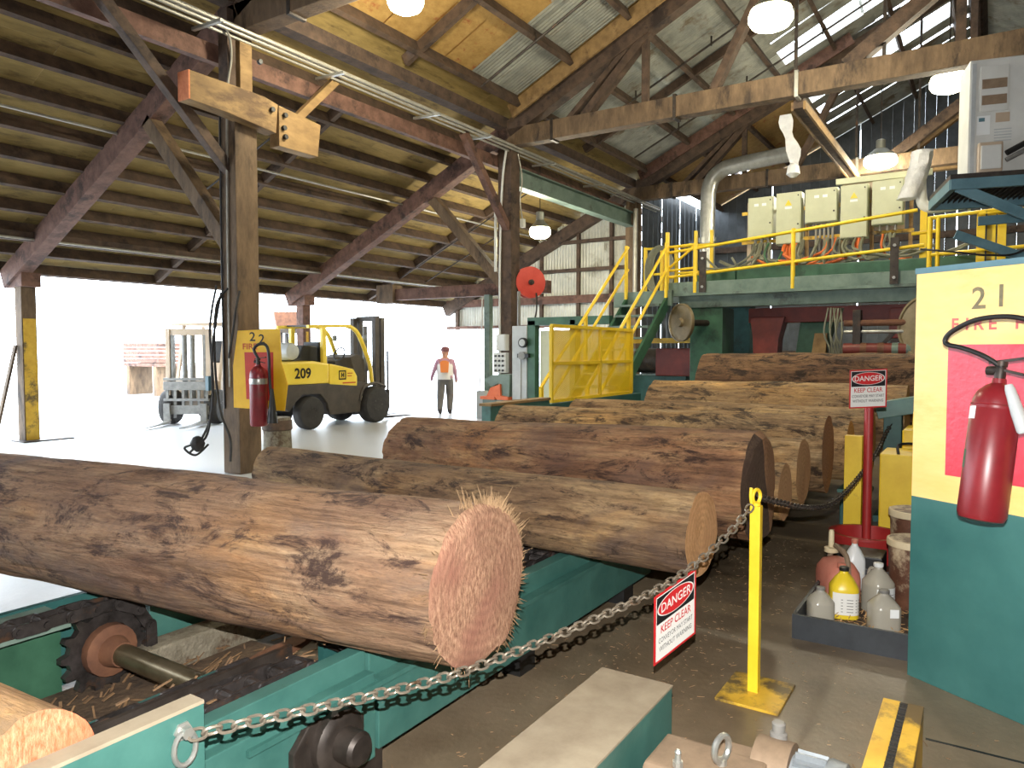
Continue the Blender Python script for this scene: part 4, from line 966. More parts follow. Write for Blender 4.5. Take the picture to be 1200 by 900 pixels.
# ---- yellow machines and stand behind the partition
ysp = thing('stub_post', 'flat yellow guard post right beside the red sign pole', 'post', (7.03, .98, 0))
part('post', 'yellow', ysp, lambda b: b.box((7.03, .985, .48), (.1, .14, .96)), bevel=.004)
part('foot', 'yellow_worn', ysp, lambda b: b.box((7.03, .985, .01), (.2, .2, .02)))
hb = thing('handled_guard', 'tall yellow machine guard with black handle next to the sign pole', 'guard', (7.1, .62, 0))
part('cover', 'yellow', hb, lambda b: b.b2((7.0, .46, .02), (7.5, .78, .82)), bevel=.012)
part('handle', 'black', hb, lambda b: b.tube(smoothpath([(7.04, .64, .82), (7.04, .64, .9), (7.1, .54, .91), (7.1, .5, .9), (7.1, .5, .82)], 3), .012, n=6), smooth=True)
hb2 = thing('handled_guard', 'yellow machine guard with yellow loop handle close to the partition', 'guard', (7.8, .42, 0))
part('cover', 'yellow', hb2, lambda b: b.b2((7.55, .2, .02), (8.1, .66, .98)), bevel=.015)
part('handle', 'yellow', hb2, lambda b: b.tube([(7.7, .58, .97), (7.7, .58, 1.13), (7.7, .28, 1.13), (7.7, .28, .97)], .014, n=6), smooth=True)
ro = thing('yellow_roller', 'worn yellow round housing below the handled guards', 'roller', (6.75, .35, 0))
part('housing', 'yellow_worn', ro, lambda b: b.lathe([(.12, 0), (.16, .02), (.17, .1), (.17, .3), (.15, .34)], (6.8, .45, .52), (0, -1, 0), n=24), smooth=True)
part('bracket', 'iron', ro, lambda b: b.b2((6.72, .2, 0), (6.88, .42, .38)))
gs = thing('feed_stand', 'teal steel stand with slanted top beside the partition', 'stand', (8.3, .4, 0))
part('post', 'teal_dark', gs, lambda b: b.b2((8.15, .72, 0), (8.3, .88, 1.1)), bevel=.006)
part('post', 'teal_dark', gs, lambda b: b.b2((8.2, .46, 0), (8.35, .6, 1.12)), bevel=.006)
part('top_rail', 'teal', gs, lambda b: b.bar((8.22, .95, 1.1), (8.3, .0, 1.3), .2, .16), bevel=.006)
part('base', 'teal_dark', gs, lambda b: b.b2((8.1, .1, 0), (8.45, .95, .06)))
bs = thing('base_stand', 'dark teal low block behind the yellow stub post', 'block', (7.4, 1.1, 0))
part('block', 'teal_dark', bs, lambda b: b.b2((7.2, .9, 0), (7.5, 1.12, .42)), bevel=.01)
part('cap', 'teal', bs, lambda b: b.b2((7.18, .88, .42), (7.52, 1.14, .45)))

# ================================================================== GREEN GANTRY WITH PLATFORM, STAIRS AND CABINETS
gt = thing('machine_gantry', 'green steel gantry over the logs with red feed machinery underneath', 'machine', (13.6, 2.5, 0))
PZ = 2.74
part('front_beam', 'greygreen', gt, lambda b: b.b2((13.0, -2.4, PZ), (13.1, 5.0, PZ+.2)), bevel=.006)
part('front_beam', 'greygreen', gt, lambda b: b.b2((13.15, -2.4, PZ-.26), (13.35, 4.85, PZ-.02)), bevel=.006)
part('beam_flange', 'greygreen', gt, lambda b: b.b2((12.98, -2.4, PZ-.05), (13.35, 4.95, PZ)), bevel=.004)
part('deck_plate', 'greygreen', gt, lambda b: b.b2((13.1, -2.4, PZ+.02), (15.6, 5.0, PZ+.06)))
part('kick_beam', 'green', gt, lambda b: b.b2((13.5, -2.4, PZ+.06), (13.75, 3.9, PZ+.44)), bevel=.02)
part('kick_beam', 'green', gt, lambda b: b.b2((13.5, 3.92, PZ+.06), (13.75, 4.65, PZ+.42)), bevel=.02)
for (v0, v1) in ((4.05, 4.65), (-1.6, -1.0)):
    part('upright', 'green', gt, lambda b: b.b2((13.2, v0, 0), (13.9, v1, PZ-.26)), bevel=.01)
    part('upright', 'teal_dark', gt, lambda b: b.b2((15.0, v0, 0), (15.4, v1, PZ)), bevel=.01)
for vv in (4.35, 1.30):
    st_ = part('hanger_strap', 'iron', gt, lambda b: b.b2((12.96, vv-.06, PZ), (13.0, vv+.06, PZ+.72)))
    for z in (.1, .6): part('bolt', 'galv', st_, lambda b: b.cyl((12.96, vv, PZ+z), (12.94, vv, PZ+z), .025, n=6))
part('cross_beam', 'machine_red', gt, lambda b: b.b2((13.6, .1, 2.2), (14.0, 3.7, 2.46)), bevel=.01)
part('red_arm', 'machine_red', gt, lambda b: b.prism([(3.65, 2.3), (3.05, 2.3), (3.15, 1.9), (3.2, .8), (3.55, .8), (3.6, 1.95)], (13.5, 0, 0), (0, 1, 0), (0, 0, 1), (.35, 0, 0)), bevel=.015)
part('red_arm', 'machine_red', gt, lambda b: b.b2((13.4, .9, 1.9), (13.9, 1.4, 2.4)), bevel=.02)
part('cylinder_block', 'green', gt, lambda b: b.prism([(2.85, 2.2), (2.3, 2.2), (2.6, 1.1), (3.0, 1.1)], (13.8, 0, 0), (0, 1, 0), (0, 0, 1), (.4, 0, 0)), bevel=.02)
part('timber_pad', 'timber_gold', gt, lambda b: b.prism([(2.55, 2.0), (2.35, 2.0), (2.4, 1.2), (2.65, 1.2)], (13.5, 0, 0), (0, 1, 0), (0, 0, 1), (.12, 0, 0)))
for vv in (1.75, .95): part('roller_frame', 'iron', gt, lambda b: b.b2((12.9, vv, 1.5), (13.1, vv+.12, 2.35)), bevel=.01)
for (z, r_, m_) in ((1.72, .1, 'machine_red'), (2.14, .05, 'rust'), (2.0, .03, 'galv'), (1.53, .04, 'galv')):
    ro_ = part('roller', m_, gt, lambda b: b.cyl((12.95, 2.0, z), (12.95, .82, z), r_, n=16), smooth=True)
    if r_ > .08:
        for vv in (1.75, 1.5, 1.3, 1.1): part('roller_band', 'greygreen' if vv < 1.4 else 'rust', ro_, lambda b: b.cyl((12.95, vv, z), (12.95, vv-.09, z), r_*1.06, n=16), smooth=True)
for k in range(7):
    vv = 2.25-.03*k; part('hydraulic_line', 'cable_grey', gt, lambda b: b.tube(smoothpath([(13.0+.05*k, vv, 2.4), (12.95, vv+.05-.06*(k % 3), 2.0), (13.0, vv-.04, 1.7), (13.1, vv, 1.4)]), .015, n=6), smooth=True)
for k in range(5):
    vv = 1.5-.15*k; part('linkage', 'iron', gt, lambda b: b.bar((13.2, vv, 1.75+.1*(k % 2)), (13.2, vv-.2, 2.0-.12*(k % 3)), .05, .06))
part('upright_guard', 'iron', gt, lambda b: b.b2((14.6, -.9, .2), (14.7, 3.9, 1.5)))
for (vv, zz, rr) in ((4.62, 2.2, .34), (.78, 2.05, .5)):
    d_ = part('wheel_disc', 'disc', gt, lambda b: b.lathe([(rr*.96, 0), (rr, .015), (rr, .07), (rr*.93, .075), (rr*.9, .055), (rr*.25, .05), (rr*.2, .1), (rr*.05, .1)], (12.75, vv, zz), (-.62, .4, 0), n=36), smooth=True)
    part('disc_axle', 'iron', d_, lambda b: b.cyl((12.75, vv, zz), (13.25, vv-.3, zz), .06, n=10))
# debarker sweeps seen left under the stairs landing
db = thing('debarker_feed', 'dark feed machine with red and rusty parts beneath the stair landing', 'machine', (14.5, 6.0, 0))
part('frame', 'teal_dark', db, lambda b: b.b2((14.0, 5.0, .0), (15.0, 6.6, 1.2)), bevel=.02)
part('red_cover', 'machine_red', db, lambda b: b.b2((13.9, 4.75, 1.2), (14.4, 5.6, 1.75)), bevel=.03)
part('motor', 'iron', db, lambda b: b.cyl((14.2, 5.5, 1.5), (14.2, 6.1, 1.5), .25, n=16), smooth=True)
part('rail', 'yellow_worn', db, lambda b: b.b2((14.0, 4.7, 1.85), (14.1, 6.4, 1.95)))
# railing of the platform
rl = thing('platform_railing', 'yellow tube railing along the green platform edge', 'railing', (13, 2, PZ))
def pole(par, a, b_, r_=.028, m='yellow', nm='rail'): return part(nm, m, par, lambda b: b.cyl(a, b_, r_, n=10), smooth=True)
pole(rl, (13.02, 4.98, PZ+.75), (13.02, 1.0, PZ+1.12)); pole(rl, (13.02, 4.98, PZ+.3), (13.02, .9, PZ+.58))
for vv in (2.82, .83): pole(rl, (13.02, vv, PZ+.0), (13.02, vv, PZ+1.0), .035, nm='baluster')
pole(rl, (13.02, .83, PZ+.98), (13.02, -.05, PZ+1.02)); pole(rl, (13.02, .83, PZ+.42), (13.02, -2, PZ+.52)); pole(rl, (13.02, .2, PZ+.98), (13.02, -2, PZ+1.05))
pole(rl, (13.3, 1.1, PZ+.8), (13.3, .75, PZ+.82)); pole(rl, (13.02, .72, PZ), (13.02, .72, PZ+1.0), .03, nm='baluster')
for k in range(3): part('toe_post', 'yellow', rl, lambda b: b.box((13.1, .17-.13*k, PZ+.55), (.1, .11, .95)), bevel=.006)
part('hazard_post', 'black', rl, lambda b: b.box((13.05, .105, PZ+.55), (.11, .02, .95)))
# landing at the stair head: uprights, diagonal brace, hose
ld = thing('stair_landing', 'yellow-railed stair landing at the left end of the platform', 'landing', (13.8, 5.5, PZ))
part('deck', 'greygreen', ld, lambda b: b.b2((12.95, 4.9, PZ-.04), (14.9, 6.05, PZ+.04)))
part('edge_beam', 'greygreen', ld, lambda b: b.b2((12.92, 4.9, PZ-.22), (13.0, 6.05, PZ+.06)), bevel=.005)
for (u_, v_, z1) in ((13.0, 5.02, 1.12), (13.0, 5.12, .8), (13.02, 4.5, .88), (14.2, 5.95, 1.05), (14.2, 5.3, 1.05), (14.2, 4.9, 1.3), (14.25, 4.6, 1.3)):
    part('baluster', 'yellow', ld, lambda b: b.box((u_, v_, PZ+z1/2), (.06, .06, z1)), bevel=.004)
for z in (1.02, .5): pole(ld, (14.2, 5.95, PZ+z), (14.2, 4.6, PZ+z), .026)
pole(ld, (13.02, 5.02, PZ+.45), (13.02, 4.5, PZ+.85), .024, nm='brace'); pole(ld, (13.02, 5.02, PZ+.42), (13.02, 4.5, PZ+.45), .024); pole(ld, (13.02, 5.02, PZ+.85), (13.02, 4.5, PZ+.87), .024)
hs = thing('coiled_hose', 'grey hose coiled over the landing rail', 'hose', (14.2, 5.6, PZ+.4))
for k in range(5):
    w_ = .18+.03*k; part('coil', 'cable_grey', hs, lambda b: b.tube([(14.14-.015*k, 5.6+w_*math.sin(t), PZ+.55+(.42+.02*k)*math.cos(t)) for t in [2*PI*i/24 for i in range(24)]], .02, n=6, closed=True), smooth=True)
# stairs: run down towards the log deck along u
sr = thing('stairs', 'green steel staircase with yellow handrails up to the platform', 'stairs', (11.4, 5.4, 0))
def sz(u): return PZ-.78*(13.0-u)
for vv in (5.0, 5.79):
    part('stringer', 'green', sr, lambda b: b.bar((13.0, vv, sz(13.0)-.12), (9.65, vv, sz(9.65)-.12), .05, .22), bevel=.004)
    for (hh, rr) in ((.92, .027), (.5, .026)):
        pole(sr, (12.98, vv, sz(12.98)+hh), (9.75, vv, sz(9.75)+hh), rr, nm='handrail')
    for q, h1 in ((12.9, 1.0), (11.25, .92), (9.78, .92)):
        part('baluster', 'yellow', sr, lambda b: b.box((q, vv, sz(q)+h1/2), (.06, .05, h1)), bevel=.004)
for k in range(1, 13):
    q = 13.0-k*.26; part('tread', 'greygreen', sr, lambda b: b.b2((q-.13, 5.02, sz(q)-.03), (q+.13, 5.77, sz(q)+.01)))
# low wall that stops the log ends
lbx = thing('log_stop_wall', 'long low teal log-stop wall below the yellow mesh guard', 'low wall', (9.2, 4.9, 0))
part('wall_plate', 'teal', lbx, lambda b: b.b2((7.0, 4.82, 0), (8.35, 4.95, 1.06)), bevel=.008)
part('wall_plate', 'teal_dark', lbx, lambda b: b.b2((8.35, 4.84, 0), (11.4, 4.95, 1.0)), bevel=.008)
part('edge_timber', 'timber_gold', lbx, lambda b: b.b2((6.98, 4.8, 1.06), (8.35, 4.97, 1.09)))
# yellow expanded-mesh guard
mg = thing('mesh_guard', 'yellow expanded-metal mesh guard in front of the stairs', 'guard', (9.8, 4.88, 1.0))
u0_, u1_, z0, z1 = 8.5, 11.1, 1.03, 2.03; VM = 4.88
for a_, b_ in (((u0_, z0), (u0_, z1)), ((u1_, z0), (u1_, z1)), ((u0_, z0), (u1_, z0)), ((u0_, z1), (u1_, z1)), ((u0_, 1.53), (u1_, 1.53)), ((9.95, z0), (9.95, z1))):
    part('frame_bar', 'yellow', mg, lambda b: b.bar((a_[0], VM, a_[1]), (b_[0], VM, b_[1]), .045, .045, up=(0, 1, 0)), bevel=.004)
ms = MB(); k = -2.0
while k < 1.0:                     # diamond strands
    for sgn in (1, -1):
        lo = max(0, -k/.75); hi = min(u1_-u0_, (z1-z0-k)/.75)
        if hi > lo:
            P = [V((u0_+x) if sgn > 0 else (u1_-x), VM+.01, z0+y) for x, y in ((lo, k+lo*.75), (hi, k+hi*.75))]
            ms.bar(P[0], P[1], .0075, .004, up=(0, 1, 0))
    k += .026
tag(ms.build('expanded_mesh', 'mesh_yellow', mg), kind='stuff')

# ---- electrical cabinets on their rack
rk = thing('cabinet_rack', 'tan steel rack carrying the beige cabinets on the platform', 'rack', (14.4, 2.6, PZ))
part('back_panel', 'tan_box', rk, lambda b: b.b2((14.42, 1.3, 3.8), (14.46, 2.3, 4.72)))
part('top_rail', 'beige_box', rk, lambda b: b.b2((14.36, .9, 4.66), (14.44, 2.4, 4.76)))
for vv in (3.92, 2.88, 2.28, 1.8, 1.2): part('rack_post', 'timber_gold' if vv < 3 else 'tan_box', rk, lambda b: b.box((14.38, vv, 3.6), (.06, .06, 1.8)))
for z in (3.75, 4.3): part('rack_rail', 'yellow_worn', rk, lambda b: b.box((14.36, 2.6, z), (.04, 2.9, .06)))
cabs = [(3.88, 3.42, 3.80, 4.54, 'leftmost beige control cabinet on the platform rack', 0), (3.37, 2.93, 3.64, 4.57, 'tall beige cabinet with warning triangle, second on the rack', 1), (2.87, 2.33, 3.98, 4.58, 'wide short beige cabinet third on the rack, bright reflections', 0), (2.28, 1.84, 3.66, 4.58, 'tall beige cabinet with yellow warning triangle, fourth on the rack', 1), (1.78, 1.30, 3.85, 4.60, 'beige cabinet at the right end of the rack beside the wrapped duct', 0)]
for (va, vb, za, zb, lab_, warn) in cabs:
    c = thing('control_cabinet', lab_, 'cabinet', (14.2, (va+vb)/2, za), group='cabinets on the rack')
    part('body', 'beige_box', c, lambda b: b.b2((14.12, vb, za), (14.36, va, zb)), bevel=.01)
    dr = part('door', 'beige_box', c, lambda b: b.b2((14.095, vb+.012, za+.012), (14.12, va-.012, zb-.012)), bevel=.006)
    part('latch', 'black', dr, lambda b: b.cyl((14.095, vb+.05, (za+zb)/2-.12), (14.08, vb+.05, (za+zb)/2-.12), .015, n=8))
    part('latch', 'black', dr, lambda b: b.cyl((14.095, vb+.05, zb-.07), (14.08, vb+.05, zb-.07), .012, n=8))
    if warn:
        vm = (va+vb)/2; part('warning_triangle', 'jug_yellow', dr, lambda b: b.prism([(-.06, 0), (.06, 0), (0, .105)], (14.094, vm, zb-.24), (0, -1, 0), (0, 0, 1), (-.002, 0, 0)))
        part('warning_plate', 'white_paper', dr, lambda b: b.b2((14.092, vm-.06, zb-.30), (14.094, vm+.06, zb-.26)))
    else:
        vm = (va+vb)/2
        for s_ in (-1, 1): part('nameplate', 'white_paper', dr, lambda b: b.b2((14.092, vm+s_*.07-.04, zb-.17), (14.094, vm+s_*.07+.04, zb-.12)))
    for k in range(3):
        vv = vb+(va-vb)*(.25+.25*k); part('gland', 'conduit', c, lambda b: b.cyl((14.25, vv, za), (14.25, vv, za-.09), .026, n=8))
ch = thing('wireway_conduits', 'row of upright steel conduits under the wide cabinet', 'conduit', (14.25, 2.5, 3.2))
for k in range(5): part('conduit', 'conduit', ch, lambda b: b.cyl((14.25, 2.42+.07*k, 3.98), (14.25, 2.42+.07*k, 3.3), .02, n=8), smooth=True)
cbn = thing('cable_bundle', 'tangle of grey, green and orange cables looping below the cabinets', 'cables', (14.0, 2.5, 3.2))
rr = random.Random(11)
for k in range(30):
    va = rr.uniform(1.4, 3.8); vb = va+rr.uniform(-1.3, 1.3); m_ = rr.choice(['cable_grey']*5+['cable_green', 'orange_cable', 'cable_grey'])
    uu = rr.uniform(13.82, 14.2); zt = 3.7
    part('cable', m_, cbn, lambda b: b.tube(smoothpath([(14.22, va, zt), (uu, va, zt-.25), (uu-.03, (va*2+vb)/3, 3.24+rr.uniform(0, .12)), (uu, (va+2*vb)/3, 3.22+rr.uniform(0, .1)), (uu+.05, vb, 3.27+rr.uniform(0, .25))], 5), rr.choice((.02, .026, .032)), n=6), smooth=True)
for va in (3.05, 3.0, 3.1, 2.02, 1.97): part('cable', 'orange_cable', cbn, lambda b: b.tube(smoothpath([(14.15, va, 3.66), (14.05, va, 3.45), (13.9, va-.12, 3.26)]), .026, n=6), smooth=True)
# wrapped duct and elbow
dw = thing('wrapped_duct', 'white plastic-wrapped duct elbow beside the cabinets', 'duct', (13.9, 1.1, 3.8))
b = MB(); vs_ = []; path = smoothpath([(13.9, 1.02, 4.95), (13.9, 1.08, 4.6), (13.9, 1.22, 4.2)], 6); n = 16
for i, p in enumerate(path):
    for k in range(n):
        t = 2*PI*k/n; q = .16*(1+.25*mn.noise(V(math.cos(t)*2, math.sin(t)*2, i*.7))); vs_.append((p.x+q*math.cos(t), p.y+q*math.sin(t), p.z))
m_ = len(path); b.add(vs_, [(i*n+k, i*n+(k+1) % n, (i+1)*n+(k+1) % n, (i+1)*n+k) for i in range(m_-1) for k in range(n)]+[tuple(range(n)), tuple(range((m_-1)*n, m_*n))]); b.build('plastic_wrap', 'plastic_sheet', dw, smooth=True)
part('elbow', 'white_box', dw, lambda b: b.tube(smoothpath([(13.95, 1.05, 4.7), (13.95, 1.03, 4.25), (13.95, .98, 4.08), (13.95, .85, 4.02), (13.95, .35, 4.05)], 6), .085, n=14), smooth=True)
part('flange', 'white_box', dw, lambda b: b.cyl((13.95, .37, 4.05), (13.95, .33, 4.05), .14, n=16))
part('yellow_stand', 'yellow', dw, lambda b: b.box((13.95, .98, 3.4), (.08, .1, 1.2)))
# ---- white cabinet on blue bracket platform, high at the right
ku = 9.5
wc = thing('white_enclosure', 'big white electrical enclosure high up at the right edge', 'enclosure', (9.6, -.2, 3.55))
WX = V(.22, -.975, 0).normalized(); WN = WX.cross(PY); WO = V(9.5, .265, 0)
def wrect(name, m, x0, x1, z0, z1, d0, d1, par, bev=0):
    b = MB(); b.prism([(x0, z0), (x1, z0), (x1, z1), (x0, z1)], WO+WN*d0, WX, PY, WN*(d1-d0)); return b.build(name, m, par, bevel=bev)
bd = wrect('body', 'white_box', 0, 1.3, 3.56, 4.82, -.5, 0, wc, .012)
wrect('door_edge', 'grey_box', .02, .06, 3.6, 4.78, 0, .012, bd)
wrect('louvre_plate', 'white_box', .10, .36, 4.26, 4.74, 0, .015, bd, .004)
for z in (4.5, 4.33): wrect('louvre', 'dusty_brown', .115, .345, z, z+.10, .015, .02, bd)
wrect('notice', 'white_paper', .075, .20, 4.02, 4.22, 0, .003, bd); wrect('notice', 'tan_box', .25, .38, 4.14, 4.24, 0, .003, bd)
for k in range(5): wrect('notice', 'grey_box', .24, .40, 3.94+.03*k, 3.95+.03*k, 0, .003, bd)
wrect('notice_print', 'bluesteel', .095, .15, 4.16, 4.2, .003, .004, bd)
lbx2 = wrect('meter_box', 'tan_box', .08, .31, 3.6, 3.92, 0, .1, bd, .02); wrect('meter_face', 'white_box', .10, .29, 3.63, 3.88, .1, .12, lbx2, .01)
bp_ = thing('blue_bracket_platform', 'blue-grey steel bracket platform with grating under the white enclosure', 'platform', (9.5, 0, 3.2))
def W3(x, z, d=0): return WO+WX*x+PY*z+WN*d
part('grating', 'iron', bp_, lambda b: b.prism([(-.22, 3.50), (2, 3.50), (2, 3.55), (-.22, 3.55)], WO+WN*.35, WX, PY, -WN*1.2))
part('edge_beam', 'bluesteel', bp_, lambda b: b.bar(W3(-.22, 3.44, .35), W3(2, 3.44, .35), .06, .11), bevel=.004)
part('edge_beam', 'bluesteel', bp_, lambda b: b.bar(W3(-.2, 3.44, -.85), W3(2, 3.44, -.85), .06, .11), bevel=.004)
part('side_beam', 'bluesteel', bp_, lambda b: b.bar(W3(-.2, 3.44, .35), W3(-.2, 3.44, -.85), .06, .11), bevel=.004)
part('brace', 'bluesteel', bp_, lambda b: b.bar(W3(-.15, 3.42, .32), W3(1.3, 2.65, .32), .06, .1), bevel=.004)
part('brace', 'bluesteel', bp_, lambda b: b.bar(W3(.05, 3.08, -.8), W3(1.4, 2.5, -.8), .06, .1), bevel=.004)
part('cross_beam', 'bluesteel', bp_, lambda b: b.bar(W3(.2, 3.16, -.4), W3(2, 3.22, -.4), .05, .1), bevel=.004)
gr = MB()
for k in range(40): gr.bar(W3(-.2+k*.055, 3.46, .3), W3(-.2+k*.055, 3.46, -.8), .006, .03)
tag(gr.build('grating_bars', 'iron', bp_), kind='stuff')
part('dangling_cable', 'black', bp_, lambda b: b.tube(smoothpath([W3(.9, 3.1, .1), W3(.5, 2.75, .1), W3(.2, 2.72, .1), W3(-.1, 2.78, .0), W3(-.4, 2.85, -.2)]), .012, n=6), smooth=True)
part('stanchion', 'bluesteel', bp_, lambda b: b.bar(W3(1.5, 0, -.3), W3(1.5, 3.45, -.3), .15, .15))
bh2 = thing('black_railing', 'dark slanting pipe crossing behind the white enclosure', 'pipe', (9, -.3, 3.9))
part('pipe', 'black', bh2, lambda b: b.cyl(W3(.33, 3.78, .12), W3(1.2, 4.25, .12), .03, n=8), smooth=True)
part('pipe', 'wolf_grey', bh2, lambda b: b.cyl(W3(.33, 3.71, .12), W3(1.2, 4.16, .12), .025, n=8), smooth=True)

# ================================================================== AROUND THE HOSE-REEL POST
hr = thing('hose_reel', 'red fire hose reel on the timber post', 'hose reel', (13.7, 8.5, 3.2))
hx = V(-.6, -.8, 0).normalized(); hc = V(13.75, 8.42, 3.18)
part('flange_disc', 'hose_red', hr, lambda b: b.lathe([(.33, 0), (.34, .01), (.34, .03), (.32, .035), (.05, .03)], hc, hx, n=32), smooth=True)
part('flange_disc', 'hose_red', hr, lambda b: b.lathe([(.33, 0), (.34, .01), (.34, .03), (.32, .035)], hc-hx*.16, hx, n=32), smooth=True)
part('hose_drum', 'rubber', hr, lambda b: b.cyl(hc, hc-hx*.14, .24, n=24), smooth=True)
part('crank', 'iron', hr, lambda b: b.lathe([(.06, 0), (.06, .05), (.03, .06), (.03, .1)], hc+hx*.03, hx, n=12), smooth=True)
part('bracket', 'iron', hr, lambda b: b.bar((13.6, 8.78, 3.15), hc-hx*.1, .08, .1))
part('hose_tail', 'rubber', hr, lambda b: b.tube(smoothpath([(13.8, 8.3, 2.95), (13.78, 8.28, 2.6), (13.7, 8.3, 2.3)]), .02, n=6), smooth=True)
gcab = thing('grey_switch_cabinet', 'tall grey switch cabinet with round dial beside the hose-reel post', 'cabinet', (12.6, 7.97, 0))
part('body', 'grey_box', gcab, lambda b: b.b2((12.6, 7.8, 0), (12.85, 8.15, 2.2)), bevel=.012)
part('door', 'grey_box', gcab, lambda b: b.b2((12.575, 7.93, .72), (12.6, 8.13, 1.55)), bevel=.006)
part('dial', 'black', gcab, lambda b: b.lathe([(.1, 0), (.1, .06), (.085, .065)], (12.6, 7.87, 1.86), (-1, 0, 0), n=20), smooth=True)
part('dial_face', 'grey_box', gcab, lambda b: b.lathe([(.07, 0), (.07, .072), (.03, .075)], (12.6, 7.87, 1.86), (-1, 0, 0), n=20), smooth=True)
part('switch_arm', 'black', gcab, lambda b: b.box((12.56, 7.85, 1.6), (.08, .26, .08)))
part('switch_hub', 'wolf_grey', gcab, lambda b: b.lathe([(.08, 0), (.08, .05)], (12.57, 7.88, 1.6), (-1, 0, 0), n=14))
part('riser', 'wolf_grey', gcab, lambda b: b.cyl((12.7, 8.05, 2.2), (12.7, 8.05, 2.9), .035, n=8), smooth=True)
gfr = thing('green_door_frame', 'green steel door frame with pale panel behind the mesh guard', 'frame', (12.7, 7.2, 0))
for (va, vb) in ((7.62, 7.80), (6.72, 6.84)): part('jamb', 'green', gfr, lambda b: b.b2((12.62, va, 0), (12.8, vb, 2.3)), bevel=.006)
part('header', 'green', gfr, lambda b: b.b2((12.62, 6.0, 2.2), (12.8, 7.80, 2.36)), bevel=.006)
part('pale_panel', 'beige_box', gfr, lambda b: b.b2((12.72, 6.86, .05), (12.76, 7.56, 2.1)))
jbx = thing('push_button_box', 'white push-button box hung on the hose-reel post', 'button box', (13.0, 8.6, 1.1))
part('box', 'white_box', jbx, lambda b: b.b2((12.78, 8.42, 1.24), (12.9, 8.74, 1.66)), bevel=.01)
for i in range(4):
    for j in range(3): part('button', 'black', jbx, lambda b: b.cyl((12.78, 8.49+.09*j, 1.29+.1*i), (12.755, 8.49+.09*j, 1.29+.1*i), .024, n=10))
part('arm', 'iron', jbx, lambda b: b.bar((12.9, 8.6, 1.4), (13.3, 8.75, 1.4), .05, .05))
wbx = thing('junction_box', 'white junction box with conduits on the front of the hose-reel post', 'box', (13.2, 8.75, 1.75))
part('box', 'white_box', wbx, lambda b: b.b2((13.13, 8.66, 1.7), (13.28, 8.9, 2.05)), bevel=.01)
part('lid', 'white_box', wbx, lambda b: b.b2((13.115, 8.68, 1.72), (13.13, 8.88, 2.03)), bevel=.004)
hop = thing('chute_hopper', 'grey-green hopper with orange skirts beside the grey switch cabinet', 'hopper', (12.6, 8.3, 0))
part('stand', 'greygreen', hop, lambda b: b.b2((12.55, 8.17, 0), (13.0, 8.85, .7)), bevel=.01)
part('hopper', 'greygreen', hop, lambda b: b.prism([(8.19, .74), (8.44, .74), (8.46, 1.22), (8.17, 1.22)], (12.55, 0, 0), (0, 1, 0), (0, 0, 1), (.4, 0, 0)), bevel=.008)
part('chute', 'greygreen', hop, lambda b: b.prism([(8.45, 1.05), (8.66, .95), (8.86, 1.1), (8.64, 1.2), (8.46, 1.2)], (12.6, 0, 0), (0, 1, 0), (0, 0, 1), (.3, 0, 0)), bevel=.008)
part('orange_skirt', 'orange', hop, lambda b: b.prism([(8.37, .72), (8.74, .72), (8.62, .94), (8.38, 1.02)], (12.5, 0, 0), (0, 1, 0), (0, 0, 1), (.3, 0, 0)))
part('orange_skirt', 'orange', hop, lambda b: b.prism([(8.17, .70), (8.45, .70), (8.45, .8), (8.17, .76)], (12.48, 0, 0), (0, 1, 0), (0, 0, 1), (.3, 0, 0)))
part('orange_skirt', 'orange', hop, lambda b: b.b2((12.48, 8.5, .70), (12.7, 8.86, .76)))
gp = thing('green_steel_post', 'slim grey-green steel post left of the hose-reel post', 'post', (15.3, 10.6, 0))
part('shaft', 'greygreen', gp, lambda b: b.box((15.3, 10.6, 1.55), (.16, .16, 3.1)), bevel=.006)
part('boot', 'grey_box', gp, lambda b: b.box((15.2, 10.68, .35), (.3, .26, .7)), bevel=.02)
part('cord', 'white_box', gp, lambda b: b.tube(smoothpath([(15.2, 10.72, 3.0), (15.17, 10.74, 1.6), (15.16, 10.78, .7)]), .018, n=6), smooth=True)
hbm = thing('header_beam', 'reddish timber header across the aisle behind the hose-reel post', 'beam', (15.4, 12, 3.1))
part('timber', 'timber_red', hbm, lambda b: b.b2((15.3, 8.9, 3.08), (15.5, 14.4, 3.38)), bevel=.01)
part('end_block', 'timber', hbm, lambda b: b.b2((15.2, 13.7, 3.0), (15.6, 14.3, 3.5)), bevel=.01)

# ================================================================== FORKLIFTS
def wheel(par, c, r, w, m_rim, side):
    c = Vector(c)
    t = MB(); t.lathe([(r*.55, 0), (r*.9, 0), (r*.98, w*.12), (r, w*.3), (r, w*.7), (r*.98, w*.88), (r*.9, w), (r*.55, w)], c-V(0, w/2, 0), (0, 1, 0), n=32); ty = t.build('wheel', 'rubber', par, world=False, smooth=True)
    q = MB(); q.lathe([(r*.56, 0), (r*.5, .02), (r*.42, .06), (r*.2, .06), (r*.18, .02), (r*.08, .01)], c+V(0, side*w*.47, 0), (0, -side, 0), n=24); q.build('rim', m_rim, ty, world=False, smooth=True)
    q = MB()
    for k in range(8): a = 2*PI*k/8; q.cyl(c+V(r*.3*math.cos(a), side*w*.42, r*.3*math.sin(a)), c+V(r*.3*math.cos(a), side*w*.5, r*.3*math.sin(a)), .015, n=6)
    q.build('wheel_nuts', 'wolf_grey', ty, world=False)
def lp_(name, m, par, fn, **k):
    b = MB(); fn(b); return b.build(name, m, par, world=False, **k)
fk = thing('forklift', 'yellow forklift number 209 parked at the open side', 'forklift', (11.95, 12.85, 0), 0)
HW = .6    # local: x forward, origin mid wheelbase on the ground
